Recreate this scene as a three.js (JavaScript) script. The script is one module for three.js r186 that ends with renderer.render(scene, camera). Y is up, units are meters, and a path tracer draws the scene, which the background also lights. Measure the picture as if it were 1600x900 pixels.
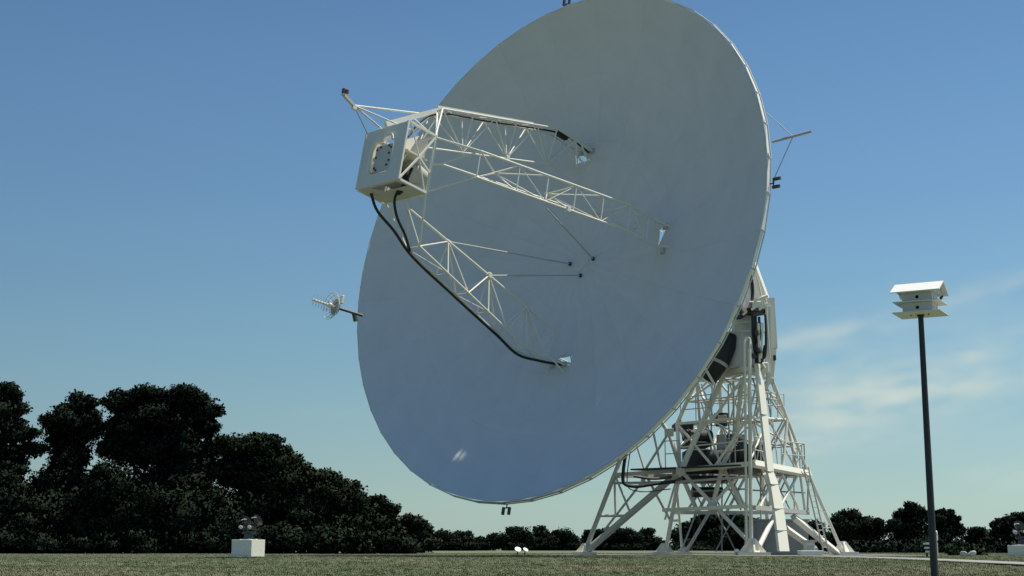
import * as THREE from 'three';
import { mergeGeometries } from 'three/addons/utils/BufferGeometryUtils.js';
import { RoundedBoxGeometry } from 'three/addons/geometries/RoundedBoxGeometry.js';
import { ImprovedNoise } from 'three/addons/math/ImprovedNoise.js';

// ------------------------------------------------------------------ camera
const FPX = 2200, HORIZON = 858, EYE = 0.25;                 // focal length and horizon in pixels of the 1600 x 900 photograph
const PITCH = Math.atan((HORIZON - 450) / FPX);
const scene = new THREE.Scene();
const camera = new THREE.PerspectiveCamera(2 * Math.atan(450 / FPX) * 180 / Math.PI, 16 / 9, 0.1, 6000);
camera.position.set(0, EYE, 0);
camera.rotation.set(PITCH, 0, 0);

// ------------------------------------------------------------------ sky
const perlin = new ImprovedNoise();
const fbm = (x, y, z, o = 4) => { let s = 0, a = .5, f = 1; for (let i = 0; i < o; i++) { s += a * perlin.noise(x * f, y * f, z * f); a *= .5; f *= 2.03; } return s; };
const sstep = (a, b, x) => { const t = Math.min(1, Math.max(0, (x - a) / (b - a))); return t * t * (3 - 2 * t); };
const SUN = new THREE.Vector3(.367, .927, -.072).normalize();
{
  const W = 2048, H = 1024, data = new Float32Array(W * H * 4);
  const stops = [   // elevation in degrees, linear colour of the clear air
    [-90, .30, .36, .33], [0, .410, .545, .475], [1.5, .400, .540, .485], [4, .315, .485, .520], [7.4, .228, .412, .530], [10.5, .180, .345, .505], [14.2, .142, .284, .470], [18, .116, .240, .425], [22, .093, .198, .370], [30, .070, .164, .335], [50, .042, .126, .315], [90, .032, .104, .295]];
  // thin cirrus wisps: azimuth (right of straight ahead), elevation, half length, half height, slope, strength
  const wisps = [[13.6, 5.8, 4.4, 1.4, .16, .46], [14.3, 5.7, 3.4, .6, .18, .40], [17, 6.6, 8, 2.8, .12, .24], [18.5, 6.2, 5, .5, .2, .28], [12.8, 8.4, 3.0, .4, .18, .50], [19.4, 10.0, 2.4, .3, .2, .42], [19.9, 7.9, 2.6, .34, .28, .62], [20.4, 2.8, 2.6, .5, .1, .5], [-7, 5.4, 1.5, .14, 0, .16], [11.8, 3.9, 3, .55, .12, .26]];
  { const R = rng(31); for (let i = 0; i < 44; i++) wisps.push([27 + R() * 306, 2 + R() * 16, 2 + R() * 4, .3 + R() * .7, (R() - .5) * .4, .15 + R() * .35]); }
  for (let j = 0; j < H; j++) {
    const el = ((j + .5) / H - .5) * 180;
    let k = 1; while (k < stops.length - 1 && el > stops[k][0]) k++;
    const [a, b] = [stops[k - 1], stops[k]], t = Math.min(1, Math.max(0, (el - a[0]) / (b[0] - a[0])));
    for (let i = 0; i < W; i++) {
      const az = ((i + .5) / W - .5) * 2 * Math.PI, ce = Math.cos(el * Math.PI / 180);
      const dx = Math.cos(az) * ce, dy = Math.sin(el * Math.PI / 180), dz = Math.sin(az) * ce;
      let c = 0;
      if (el > 0 && el < 25) {
        let head = Math.atan2(dx, -dz) * 180 / Math.PI;
        const grain = .55 + 1.1 * fbm(head * .5 + el * .5, el * 2.6 - head * .45, 7.7, 5) + .8 * fbm(head * .22, el * .5, 2.2, 3);
        for (const [wa, we, wl, wh, sl, st] of wisps) { let u = head - wa; if (u > 180) u -= 360; if (u < -180) u += 360; if (Math.abs(u) > wl * 2.6) continue; const v = el - we - u * sl; if (Math.abs(v) > wh * 3) continue; c += st * Math.exp(-(u * u) / (wl * wl) - (v * v) / (wh * wh)) * Math.max(0, grain); }
        c = Math.min(.8, c);
      }
      const toSun = dx * SUN.x + dy * SUN.y + dz * SUN.z, glow = (.90 + .78 * Math.max(-.3, toSun) + dx * .16) / 1.12;   // the air is brighter towards the sun
      const o = (j * W + i) * 4, cl = [.55, .62, .565];
      for (let m = 0; m < 3; m++) { const v = (a[m + 1] + (b[m + 1] - a[m + 1]) * t) * glow; data[o + m] = v + (cl[m] - v) * c; }
      data[o + 3] = 1;
    }
  }
  const tex = new THREE.DataTexture(data, W, H, THREE.RGBAFormat, THREE.FloatType);
  tex.mapping = THREE.EquirectangularReflectionMapping; tex.magFilter = THREE.LinearFilter; tex.minFilter = THREE.LinearFilter;
  tex.wrapS = THREE.RepeatWrapping; tex.needsUpdate = true;
  scene.background = tex; scene.environment = tex;
}

// ------------------------------------------------------------------ sun and exposure
const sun = new THREE.DirectionalLight(new THREE.Color(1, .935, .78), 5);
sun.position.copy(SUN).multiplyScalar(120).add(new THREE.Vector3(4, 6, -55));
sun.target.position.set(4, 6, -55);
sun.castShadow = true; sun.shadow.mapSize.set(4096, 4096);
Object.assign(sun.shadow.camera, { left: -70, right: 70, top: 70, bottom: -70, near: 1, far: 400 });
scene.add(sun, sun.target);
const renderer = new THREE.WebGLRenderer({ antialias: true });
renderer.setSize(1024, 576);
renderer.shadowMap.enabled = true;
renderer.toneMapping = THREE.LinearToneMapping;
renderer.toneMappingExposure = 1.12;

// ------------------------------------------------------------------ helpers
const V = (x, y, z) => new THREE.Vector3(x, y, z);
function rng(seed) { let s = seed >>> 0; return () => { s = (s + 0x6D2B79F5) | 0; let t = Math.imul(s ^ (s >>> 15), 1 | s); t = (t + Math.imul(t ^ (t >>> 7), 61 | t)) ^ t; return ((t ^ (t >>> 14)) >>> 0) / 4294967296; }; }
const cP = Math.cos(PITCH), sP = Math.sin(PITCH);
function P(px, py, d) {                                       // the point seen at a pixel of the photograph, d metres ahead
  const x = (px - 800) / FPX, y = (450 - py) / FPX;
  const k = d / (cP - y * sP);
  return V(x * k, EYE + (y * cP + sP) * k, -d);
}
const taken = {};
function numbered(n) { const k = taken[n] = (taken[n] ?? -1) + 1; return k ? `${n}_${String(k).padStart(3, '0')}` : n; }
function shade(o) { o.castShadow = o.receiveShadow = true; return o; }
function mesh(name, geo, mat, parent) { const m = shade(new THREE.Mesh(geo, mat)); m.name = name; parent.add(m); return m; }
function tag(o, label, category, group) { o.name = numbered(o.name); o.userData.label = label; o.userData.category = category; if (group) o.userData.group = group; scene.add(o); return o; }
function thing(name, label, category, pos = V(0, 0, 0), group, turn = 0) { const g = new THREE.Group(); g.name = name; g.position.copy(pos); g.rotation.y = turn; return tag(g, label, category, group); }
function structure(name, geo, mat) { const m = shade(new THREE.Mesh(geo, mat)); m.name = name; m.userData.kind = 'structure'; scene.add(m); return m; }
const YUP = V(0, 1, 0);
const unitTube = new THREE.CylinderGeometry(1, 1, 1, 10, 1);
function bar(name, parent, a, b, r, mat, off) {               // round bar from a to b
  if (off) { a = a.clone().sub(off); b = b.clone().sub(off); }
  const m = mesh(name, unitTube, mat, parent), d = b.clone().sub(a), L = d.length();
  m.position.copy(a).addScaledVector(d, .5); m.quaternion.setFromUnitVectors(YUP, d.normalize()); m.scale.set(r, L, r);
  return m;
}
const unitBox = new THREE.BoxGeometry(1, 1, 1);
function beamBasis(d, up) { const y = d.clone().normalize(); let x = new THREE.Vector3().crossVectors(y, up); if (x.lengthSq() < 1e-6) x = V(1, 0, 0); x.normalize(); const z = new THREE.Vector3().crossVectors(x, y); return new THREE.Matrix4().makeBasis(x, y, z); }
function boxBar(name, parent, a, b, w, h, mat, up = V(0, 0, 1), off) {   // rectangular beam: w across, h along "up"
  if (off) { a = a.clone().sub(off); b = b.clone().sub(off); }
  const m = mesh(name, unitBox, mat, parent), d = b.clone().sub(a), L = d.length();
  m.position.copy(a).addScaledVector(d, .5); m.quaternion.setFromRotationMatrix(beamBasis(d, up)); m.scale.set(w, L, h);
  return m;
}
function tubeGeo(a, b, r, seg = 8) { const d = b.clone().sub(a), L = d.length(); const g = new THREE.CylinderGeometry(r, r, L, seg, 1); g.applyQuaternion(new THREE.Quaternion().setFromUnitVectors(YUP, d.normalize())); const c = a.clone().add(b).multiplyScalar(.5); g.translate(c.x, c.y, c.z); return g; }
function hose(name, parent, pts, r, mat, off) { const c = new THREE.CatmullRomCurve3(pts.map(p => off ? p.clone().sub(off) : p)); return mesh(name, new THREE.TubeGeometry(c, pts.length * 8, r, 8), mat, parent); }
function polyPrism(pts, thick) {                              // flat plate with the outline pts (3D, planar), given thickness
  const n = new THREE.Vector3().crossVectors(pts[1].clone().sub(pts[0]), pts[2].clone().sub(pts[0])).normalize().multiplyScalar(thick / 2);
  const pos = [], A = pts.map(p => p.clone().add(n)), B = pts.map(p => p.clone().sub(n));
  const tri = (a, b, c) => pos.push(a.x, a.y, a.z, b.x, b.y, b.z, c.x, c.y, c.z);
  for (let i = 1; i < pts.length - 1; i++) { tri(A[0], A[i], A[i + 1]); tri(B[0], B[i + 1], B[i]); }
  for (let i = 0; i < pts.length; i++) { const j = (i + 1) % pts.length; tri(A[i], B[i], B[j]); tri(A[i], B[j], A[j]); }
  const g = new THREE.BufferGeometry(); g.setAttribute('position', new THREE.Float32BufferAttribute(pos, 3)); g.computeVertexNormals();
  g.setAttribute('uv', new THREE.Float32BufferAttribute(new Float32Array(pos.length / 3 * 2), 2));
  return g;
}

// ------------------------------------------------------------------ materials
function noiseTex(size, fn, srgb = true) {                    // tiling texture from fn(u, v) -> [r, g, b] linear 0..1
  const d = new Uint8Array(size * size * 4);
  const enc = v => Math.round(255 * Math.min(1, Math.max(0, srgb ? (v <= .0031308 ? v * 12.92 : 1.055 * Math.pow(v, 1 / 2.4) - .055) : v)));
  for (let j = 0; j < size; j++) for (let i = 0; i < size; i++) { const c = fn(i / size, j / size), o = (j * size + i) * 4; d[o] = enc(c[0]); d[o + 1] = enc(c[1]); d[o + 2] = enc(c[2]); d[o + 3] = 255; }
  const t = new THREE.DataTexture(d, size, size); t.wrapS = t.wrapT = THREE.RepeatWrapping; t.magFilter = THREE.LinearFilter; t.minFilter = THREE.LinearMipmapLinearFilter; t.generateMipmaps = true;
  if (srgb) t.colorSpace = THREE.SRGBColorSpace; t.needsUpdate = true; return t;
}
function tileFbm(u, v, f, seed, o = 4) { let s = 0, a = .5; for (let i = 0; i < o; i++) { const A = u * 2 * Math.PI, B = v * 2 * Math.PI, R = f / (2 * Math.PI); s += a * perlin.noise(Math.cos(A) * R + seed + Math.cos(B) * R * 1.3, Math.sin(A) * R - seed * 1.7 + 40, Math.sin(B) * R + seed * .6 + Math.cos(B) * R * .4); a *= .5; f *= 2; } return s; }
const std = (r, g, b, rough = .6, extra = {}) => new THREE.MeshStandardMaterial({ color: new THREE.Color().setRGB(r, g, b), roughness: rough, ...extra });
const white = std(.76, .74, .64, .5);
const whiteWornShade = std(.52, .51, .46, .65);  // worn white; on the left tower members its darker tone paints in dish shade
const creamPaint = std(.79, .76, .64, .55);
const greySteel = std(.42, .43, .42, .6);
const darkSteelShade = std(.035, .038, .042, .7);  // dark steel; on the platform machinery it also stands in for shade
const blackRubber = std(.014, .015, .017, .65);
const darkGear = std(.05, .052, .055, .5);
const redLens = std(.12, .03, .025, .35);
const chrome = std(.72, .73, .72, .3);
const panelTex = noiseTex(256, (u, v) => { const n = tileFbm(u, v, 6, 2.2, 5) * .10; const k = .90 + n; return [k, k, k]; });
const panelMats = [.715, .722, .709, .719].map(k => { const t = panelTex.clone(); t.needsUpdate = true; t.repeat.set(.18, .18); return std(k, k, k, .8, { map: t }); });
const concreteTex = noiseTex(256, (u, v) => { const n = tileFbm(u, v, 7, 5.1, 5) * .35; const k = .92 + n * .55; return [k, k * .99, k * .96]; });
const concreteWhite = std(.80, .79, .72, .8, { map: (() => { const t = concreteTex.clone(); t.repeat.set(1, 1); t.needsUpdate = true; return t; })() });

// ------------------------------------------------------------------ ground
const gh = (x, z) => {
  const t = Math.min(1, Math.max(0, (44 + z) / 36));
  const far = sstep(8, 40, Math.hypot(x, z));
  return -1.35 * Math.pow(t, 2.1) + far * .05 * fbm(x * .05, z * .05, .4, 3) * (z > -46 || Math.hypot(x - 8, z + 55) > 16 ? 1 : 0);
};
{
  const NR = 150, NA = 160, pos = [], uv = [], idx = [];
  for (let i = 0; i <= NR; i++) {
    const r = i === 0 ? 0 : 2 * Math.pow(1600, (i - 1) / (NR - 1));
    for (let j = 0; j <= NA; j++) { const a = j / NA * 2 * Math.PI, x = Math.sin(a) * r, z = -Math.cos(a) * r; pos.push(x, gh(x, z), z); uv.push(x, z); }
  }
  for (let i = 0; i < NR; i++) for (let j = 0; j < NA; j++) { const a = i * (NA + 1) + j, b = a + NA + 1; idx.push(a, a + 1, b, b, a + 1, b + 1); }
  const g = new THREE.BufferGeometry(); g.setAttribute('position', new THREE.Float32BufferAttribute(pos, 3)); g.setAttribute('uv', new THREE.Float32BufferAttribute(uv, 2)); g.setIndex(idx); g.computeVertexNormals();
  const tex = noiseTex(1024, (u, v) => {
    const c = tileFbm(u, v, 9, 1.7, 5), f = tileFbm(u, v, 70, 8.8, 3), d = sstep(.05, .35, tileFbm(u, v, 14, 4.4, 4));
    const k = 1 + c * .7 + f * .6;
    return [(.130 + d * .065) * k, (.154 + d * .045) * k, (.096 + d * .04) * k];
  });
  tex.repeat.set(1 / 17, 1 / 17);
  const m = new THREE.MeshPhysicalMaterial({ map: tex, roughness: 1, specularIntensity: .15 });
  structure('lawn_ground', g, m);
}
function groundPatch(name, outline, lift, mat, nz = 24, nx = 24) {   // quad outline [nearL, nearR, farR, farL] in x,z, draped over the ground
  const pos = [], uv = [], idx = [];
  for (let i = 0; i <= nz; i++) for (let j = 0; j <= nx; j++) {
    const s = j / nx, t = i / nz, L = outline[0].clone().lerp(outline[3], t), Rr = outline[1].clone().lerp(outline[2], t), p = L.lerp(Rr, s);
    pos.push(p.x, gh(p.x, p.y) + lift, p.y); uv.push(p.x, p.y);
  }
  for (let i = 0; i < nz; i++) for (let j = 0; j < nx; j++) { const a = i * (nx + 1) + j, b = a + nx + 1; idx.push(a, a + 1, b, b, a + 1, b + 1); }
  const g = new THREE.BufferGeometry(); g.setAttribute('position', new THREE.Float32BufferAttribute(pos, 3)); g.setAttribute('uv', new THREE.Float32BufferAttribute(uv, 2)); g.setIndex(idx); g.computeVertexNormals();
  return structure(name, g, mat);
}
const apronTex = concreteTex.clone(); apronTex.repeat.set(.25, .25); apronTex.needsUpdate = true;
const v2 = (x, z) => new THREE.Vector2(x, z);
groundPatch('asphalt_apron', [v2(5.2, -47.2), v2(14.6, -47.6), v2(16.2, -64), v2(.8, -64)], .03, std(.16, .165, .165, .9, { map: apronTex }));
const PATH = [v2(3.2, -57.5), v2(4.9, -53.2), v2(7.4, -46.2), v2(9.4, -39), v2(11.5, -32.2), v2(15.5, -24)];
{
  const pos = [], uv = [], idx = [], N = 60, curve = new THREE.SplineCurve(PATH);
  for (let i = 0; i <= N; i++) { const c = curve.getPoint(i / N), t = curve.getTangent(i / N); for (let k = 0; k <= 4; k++) { const w = (k / 4 - .5) * .95; const x = c.x - t.y * w, z = c.y + t.x * w; pos.push(x, gh(x, z) + .055, z); uv.push(x, z); } }
  for (let i = 0; i < N; i++) for (let k = 0; k < 4; k++) { const a = i * 5 + k, b = a + 5; idx.push(a, a + 1, b, b, a + 1, b + 1); }
  const g = new THREE.BufferGeometry(); g.setAttribute('position', new THREE.Float32BufferAttribute(pos, 3)); g.setAttribute('uv', new THREE.Float32BufferAttribute(uv, 2)); g.setIndex(idx); g.computeVertexNormals();
  const t2 = concreteTex.clone(); t2.repeat.set(.5, .5); t2.needsUpdate = true;
  structure('concrete_path', g, std(.29, .29, .27, .9, { map: t2 }));
}
function onPaving(x, z) {
  if (z < -47 && z > -64.2 && x > .6 + (z + 64) * .27 && x < 16.4) return true;
  for (let i = 0; i < PATH.length - 1; i++) { const a = PATH[i], b = PATH[i + 1], dx = b.x - a.x, dz = b.y - a.y, t = Math.min(1, Math.max(0, ((x - a.x) * dx + (z - a.y) * dz) / (dx * dx + dz * dz))); if (Math.hypot(x - a.x - dx * t, z - a.y - dz * t) < .68) return true; }
  return false;
}
{   // mown grass: short tufts
  const R = rng(77), blades = [];
  for (let k = 0; k < 5; k++) { const a = R() * 6.28, l = .02 + R() * .035, h = .035 + R() * .035, w = .006 + R() * .004, bx = (R() - .5) * .06, bz = (R() - .5) * .06; const cx = Math.cos(a), cz = Math.sin(a); blades.push(bx - cz * w, 0, bz + cx * w, bx + cz * w, 0, bz - cx * w, bx + cx * l, h, bz + cz * l); }
  const g = new THREE.BufferGeometry(); g.setAttribute('position', new THREE.Float32BufferAttribute(blades, 3)); g.computeVertexNormals();
  const N = 300000, im = new THREE.InstancedMesh(g, new THREE.MeshPhysicalMaterial({ roughness: 1, specularIntensity: .15, side: THREE.DoubleSide }), N), M = new THREE.Matrix4(), q = new THREE.Quaternion(), c = new THREE.Color();
  let n = 0;
  while (n < N) {
    const d = 22 + 62 * Math.pow(R(), 1.25), x = (R() - .5) * (d * .80 + 4), z = -d;
    if (onPaving(x, z)) continue;
    const pat = fbm(x * .35, z * .35, 2.2, 3), dry = sstep(-.15, .3, fbm(x * .16 + 5, z * .42, 6.1, 4)) * .75 + R() * .12, s = (.8 + R() * .5) * (1 + pat * .5);
    q.setFromAxisAngle(YUP, R() * 6.28); M.compose(V(x, gh(x, z) - .004, z), q, V(s * 1.5, s * .62, s * 1.5)); im.setMatrixAt(n, M);
    const k = .88 + R() * .24; c.setRGB((.134 + dry * .088) * k, (.162 + dry * .056) * k, (.094 + dry * .048) * k); im.setColorAt(n, c); n++;
  }
  im.name = 'mown_grass'; im.castShadow = im.receiveShadow = true; im.userData = { kind: 'stuff', label: 'short mown lawn grass with dry straw coloured patches', category: 'grass' }; scene.add(im);
}

// ------------------------------------------------------------------ dish antenna (local axes: x right and y up in the aperture, z out of the bowl)
const DR = 9.14, FOC = 9.1, DEPTH = DR * DR / 4 / FOC;
const para = r => r * r / 4 / FOC - DEPTH;
const dish = thing('dish_antenna', 'huge pale grey parabolic dish antenna with a boxed feed on truss legs', 'antenna', V(.907, 10.746, -47.169));
{
  const az = -43.268 * Math.PI / 180, el = 11.438 * Math.PI / 180;
  const n = V(Math.sin(az) * Math.cos(el), Math.sin(el), Math.cos(az) * Math.cos(el)), u = V(Math.cos(az), 0, -Math.sin(az)), v = new THREE.Vector3().crossVectors(n, u);
  dish.quaternion.setFromRotationMatrix(new THREE.Matrix4().makeBasis(u, v, n));
}
dish.updateMatrixWorld(true);
const D = (a, b, h) => V(a, b, h);
const toDish = p => dish.worldToLocal(p.clone());
function panelGeo(r0, r1, ang, nr, na, thick, cut) {          // a gore of the bowl; cut: leave one triangular half out
  const pos = [], nor = [], uv = [];
  const put = (r, t, back) => {
    const dr = r / (2 * FOC), l = Math.hypot(1, dr), N = V(-dr * Math.cos(t) / l, -dr * Math.sin(t) / l, 1 / l);
    const p = V(r * Math.cos(t), r * Math.sin(t), para(r)); if (back) { p.addScaledVector(N, -thick); N.negate(); }
    return [p, N, r, t];
  };
  const tri = (...vs) => { for (const [p, N, r, t] of vs) { pos.push(p.x, p.y, p.z); nor.push(N.x, N.y, N.z); uv.push(r, t * 4); } };
  const gap = .0014;
  const pt = (i, j, back) => { const r = r0 + gap + (r1 - r0 - 2 * gap) * i / nr, ga = gap / Math.max(r, .3); return put(r, -ang / 2 + ga + (ang - 2 * ga) * j / na, back); };
  const flat = (a, b, c, d) => { const N = new THREE.Vector3().crossVectors(b[0].clone().sub(a[0]), c[0].clone().sub(a[0])).normalize(); const s = q => [q[0], N, q[2], q[3]]; tri(s(a), s(b), s(c)); tri(s(a), s(c), s(d)); };
  for (let i = 0; i < nr; i++) for (let j = 0; j < na; j++) {
    if (cut && i < j - 2) continue;
    for (const bk of [0, 1]) { const a = pt(i, j, bk), b = pt(i + 1, j, bk), c = pt(i + 1, j + 1, bk), d = pt(i, j + 1, bk); if (cut && i === j - 2) { if (bk) tri(a, c, b); else tri(a, b, c); if (!bk) flat(pt(i, j, 0), pt(i + 1, j + 1, 0), pt(i + 1, j + 1, 1), pt(i, j, 1)); } else if (bk) { tri(a, d, c); tri(a, c, b); } else { tri(a, b, c); tri(a, c, d); } }
  }
  for (let j = 0; j < na; j++) { if (!cut || j < 2) flat(pt(0, j, 0), pt(0, j + 1, 0), pt(0, j + 1, 1), pt(0, j, 1)); flat(pt(nr, j + 1, 0), pt(nr, j, 0), pt(nr, j, 1), pt(nr, j + 1, 1)); }
  for (let i = 0; i < nr; i++) { flat(pt(i + 1, 0, 0), pt(i, 0, 0), pt(i, 0, 1), pt(i + 1, 0, 1)); if (!cut || i > na - 3) flat(pt(i, na, 0), pt(i + 1, na, 0), pt(i + 1, na, 1), pt(i, na, 1)); }
  const g = new THREE.BufferGeometry(); g.setAttribute('position', new THREE.Float32BufferAttribute(pos, 3)); g.setAttribute('normal', new THREE.Float32BufferAttribute(nor, 3)); g.setAttribute('uv', new THREE.Float32BufferAttribute(uv, 2));
  return g;
}
{
  const NS = 24, ang = 2 * Math.PI / NS, rings = [[.35, 2.0], [2.0, 3.72], [3.72, 4.34], [4.34, 6.7], [6.7, 9.14]], Rn = rng(5);
  rings.forEach(([r0, r1], k) => {
    const na = k < 2 ? 4 : 6, g = panelGeo(r0, r1, ang, k === 2 ? 6 : 5, na, .03, false), gc = k === 2 ? panelGeo(r0, r1, ang, 6, 6, .03, true) : null;
    for (let s = 0; s < NS; s++) {
      const hole = k === 2 && (s === 0 || s === 6 || s === 18);      // the legs pass through the bowl here
      const m = mesh('reflector_panel', hole ? gc : g, panelMats[Math.floor(Rn() * 4)], dish); m.rotation.z = s * ang;
    }
  });
  mesh('centre_plate', new THREE.CylinderGeometry(.345, .345, .03, 32).rotateX(Math.PI / 2).translate(0, 0, para(.2)), panelMats[0], dish);
  // rim: straight segments of flat band with joint plates
  const NR = 48, ra = 2 * Math.PI / NR, seg = new THREE.BoxGeometry(.035, 2 * 9.175 * Math.tan(ra / 2) - .008, .125), joint = new THREE.BoxGeometry(.04, .05, .19), rail = new THREE.CylinderGeometry(.02, .02, 2 * 9.235 * Math.tan(ra / 2), 6);
  for (let i = 0; i < NR; i++) {
    const t = (i + .5) * ra, m = mesh('rim_segment', seg, white, dish); m.position.set(9.175 * Math.cos(t), 9.175 * Math.sin(t), -.0625); m.rotation.z = t;
    const q = mesh('rim_rail', rail, whiteWornShade, dish); q.position.set(9.2 * Math.cos(t), 9.2 * Math.sin(t), -.185); q.rotation.z = t;
    const j = mesh('rim_joint', joint, greySteel, dish), tj = i * ra; j.position.set(9.205 * Math.cos(tj), 9.205 * Math.sin(tj), -.1); j.rotation.z = tj;
  }
  // back structure: 24 tapered lattice ribs, three hoops, hub
  const rib = []; const back = r => para(r) - .06 - (1.75 - .17 * r) * .9;
  const rs = [1.2, 2.4, 3.6, 4.8, 6, 7.2, 8.2, 9.0];
  for (let i = 0; i < rs.length - 1; i++) {
    const A = V(rs[i], 0, para(rs[i]) - .07), B = V(rs[i + 1], 0, para(rs[i + 1]) - .07), C = V(rs[i], 0, back(rs[i])), E = V(rs[i + 1], 0, back(rs[i + 1]));
    rib.push(tubeGeo(A, B, .035, 6), tubeGeo(C, E, .035, 6), tubeGeo(A, C, .025, 6), i % 2 ? tubeGeo(A, E, .025, 6) : tubeGeo(C, B, .025, 6));
  }
  const ribG = mergeGeometries(rib);
  for (let s = 0; s < NS; s++) { const m = mesh('back_rib', ribG, white, dish); m.rotation.z = (s + .5) * ang; }
  for (const r of [3.6, 6, 8.2]) { mesh('back_hoop', new THREE.TorusGeometry(r, .035, 6, 72).translate(0, 0, back(r)), white, dish); }
  mesh('hub', new THREE.CylinderGeometry(1.25, 1.6, 2.6, 32).rotateX(Math.PI / 2).translate(0, 0, -5.05), white, dish);
  for (const sx of [-1, 1]) for (const sy of [-1, 1]) { boxBar('hub_strut', dish, D(1.1 * sx, 1.1 * sy, -4.2), D(2.1 * sx, .35 * sy, -7.9), .22, .22, white); bar('hub_strut', dish, D(2.6 * sx, 2.6 * sy, back(3.6)), D(2.1 * sx, .45 * sy, -7.7), .09, white); }
  boxBar('cross_beam', dish, D(-2.2, 0, -8), D(2.2, 0, -8), .55, .55, white);
  bar('trunnion_shaft', dish, D(-3.0, 0, -8), D(3.0, 0, -8), .18, greySteel);
}
// feed box
const FB = { x: .96, y: .97, z0: 6.1, z1: 7.3 };
{
  const { x, y, z0, z1 } = FB;
  const fs = new THREE.Shape(); fs.moveTo(-x, -y); fs.lineTo(x, -y); fs.lineTo(x, y); fs.lineTo(-x, y); fs.closePath();
  const oc = new THREE.Path(); [[-.50, -.56], [.30, -.60], [.42, -.48], [.46, .42], [.34, .60], [.06, .60], [-.06, .50], [-.40, .48], [-.52, .30]].forEach(([a, b], i) => i ? oc.lineTo(a, b) : oc.moveTo(a, b)); oc.closePath(); fs.holes.push(oc);
  const box = mesh('feed_box', new THREE.ExtrudeGeometry(fs, { depth: .05, bevelEnabled: false }).translate(0, 0, z1 - .05), std(.66, .66, .62, .6), dish);
  box.userData.label = 'white box frame holding the feed, front panel with a cut opening';
  const ip = mesh('inner_plate', new RoundedBoxGeometry(.78, .90, .05, 2, .015).translate(-.02, -.06, z1 - .07), std(.52, .52, .50, .7), box);
  const bolt = new THREE.CylinderGeometry(.035, .035, .05, 8).rotateX(Math.PI / 2);
  for (const [a, b] of [[-.34, .26], [-.18, .32], [.2, .32], [-.34, 0], [.25, .05], [-.34, -.36], [.22, -.34], [-.25, -.44], [.3, -.2], [.3, .24]]) mesh('bolt', bolt, darkSteelShade, box).position.set(a, b, z1 - .04);
  // torn bright edging round the opening
  const edge = [[-.50, -.56], [-.52, .30], [-.40, .50], [-.06, .52], [.06, .62], [.36, .62], [.46, .42]];
  for (let i = 0; i < edge.length - 1; i++) boxBar('opening_flange', box, D(edge[i][0], edge[i][1], z1 + .045), D(edge[i + 1][0], edge[i + 1][1], z1 + .045), .08, .09, white);
  // frame angles
  for (const sx of [-1, 1]) for (const sy of [-1, 1]) boxBar('frame_angle', box, D(x * sx, y * sy, z0), D(x * sx, y * sy, z1 - .06), .07, .07, white, V(0, 1, 0));
  for (const sy of [-1, 1]) boxBar('frame_angle', box, D(-x, y * sy, z0), D(x, y * sy, z0), .07, .07, white);
  for (const sx of [-1, 1]) { boxBar('frame_angle', box, D(x * sx, -y, z0 - .002), D(x * sx, y, z0 - .002), .075, .075, white); boxBar('frame_angle', box, D(x * sx + .012 * sx, -y, z1), D(x * sx + .012 * sx, y, z1), .06, .06, white); }
  // open right side with crossing diagonals
  const c = D(x + .01, .02, (z0 + z1) / 2 - .05);
  for (const [b, h] of [[y, z0], [-y, z1], [-.32, z0]]) boxBar('side_diagonal', box, c, D(x + .01, b, h), .055, .055, white);
  bar('side_diagonal', box, c, D(x + .01, y, z1 - .1), .022, white); bar('side_diagonal', box, c, D(x + .01, -y, z0 + .1), .022, white);
  // closed left side, top, part of the bottom, and the shelf and horn inside
  mesh('side_panel', new THREE.BoxGeometry(.02, 2 * y - .1, z1 - z0 - .1).translate(-x, 0, (z0 + z1) / 2), whiteWornShade, box);
  mesh('sun_catch_panel', new THREE.BoxGeometry(1.6, 1.35, .02).rotateX(-.42).translate(-.08, .2, z1 - .44), creamPaint, box);  // added panel, tilted into the sun to brighten the front opening
  const bs = new THREE.Shape(); bs.moveTo(-x + .05, z0 + .04); bs.lineTo(x - .05, z0 + .04); bs.lineTo(x - .05, z1 - .06); bs.lineTo(-x + .05, z1 - .06); bs.closePath();
  const bh = new THREE.Path(); bh.moveTo(-.25, z1 - .5); bh.lineTo(.85, z1 - .5); bh.lineTo(.85, z1 - .12); bh.lineTo(-.45, z1 - .12); bh.closePath(); bs.holes.push(bh);
  mesh('bottom_panel', new THREE.ExtrudeGeometry(bs, { depth: .02, bevelEnabled: false }).rotateX(Math.PI / 2).scale(1, 1, 1).translate(0, -y, 0), whiteWornShade, box);
  mesh('back_panel', new THREE.BoxGeometry(1.5, .8, .03).translate(-.1, .45, z0 + .06), creamPaint, box);
  mesh('shelf', new THREE.BoxGeometry(1.7, .04, .9).translate(0, .12, (z0 + z1) / 2 - .05), creamPaint, box);
  mesh('feed_horn', new THREE.CylinderGeometry(.22, .48, 1.1, 24, 1).rotateX(-Math.PI / 2).translate(0, -.05, z0 - .15), whiteWornShade, box);
  mesh('receiver_case', new RoundedBoxGeometry(.6, .3, .5, 2, .03).translate(.0, -.6, (z0 + z1) / 2 - .1), greySteel, box);
  // ridge beam over the box, boom and tip lamps
  boxBar('ridge_beam', dish, D(0, y + .05, z1 + .1), D(0, 2.40, 5.42), .16, .10, white, V(1, 0, 0));
  for (const sx of [-1, 1]) { bar('ridge_strut', dish, D(0, 2.36, 5.42), D(x * sx, y, z0), .035, white); bar('ridge_strut', dish, D(0, 1.7, 6.3), D(x * sx * .98, y + .04, z0 + .4), .02, white); }
  const T = D(0, 1.06, 8.72), tip = D(0, 1.24, 9.22);
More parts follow.
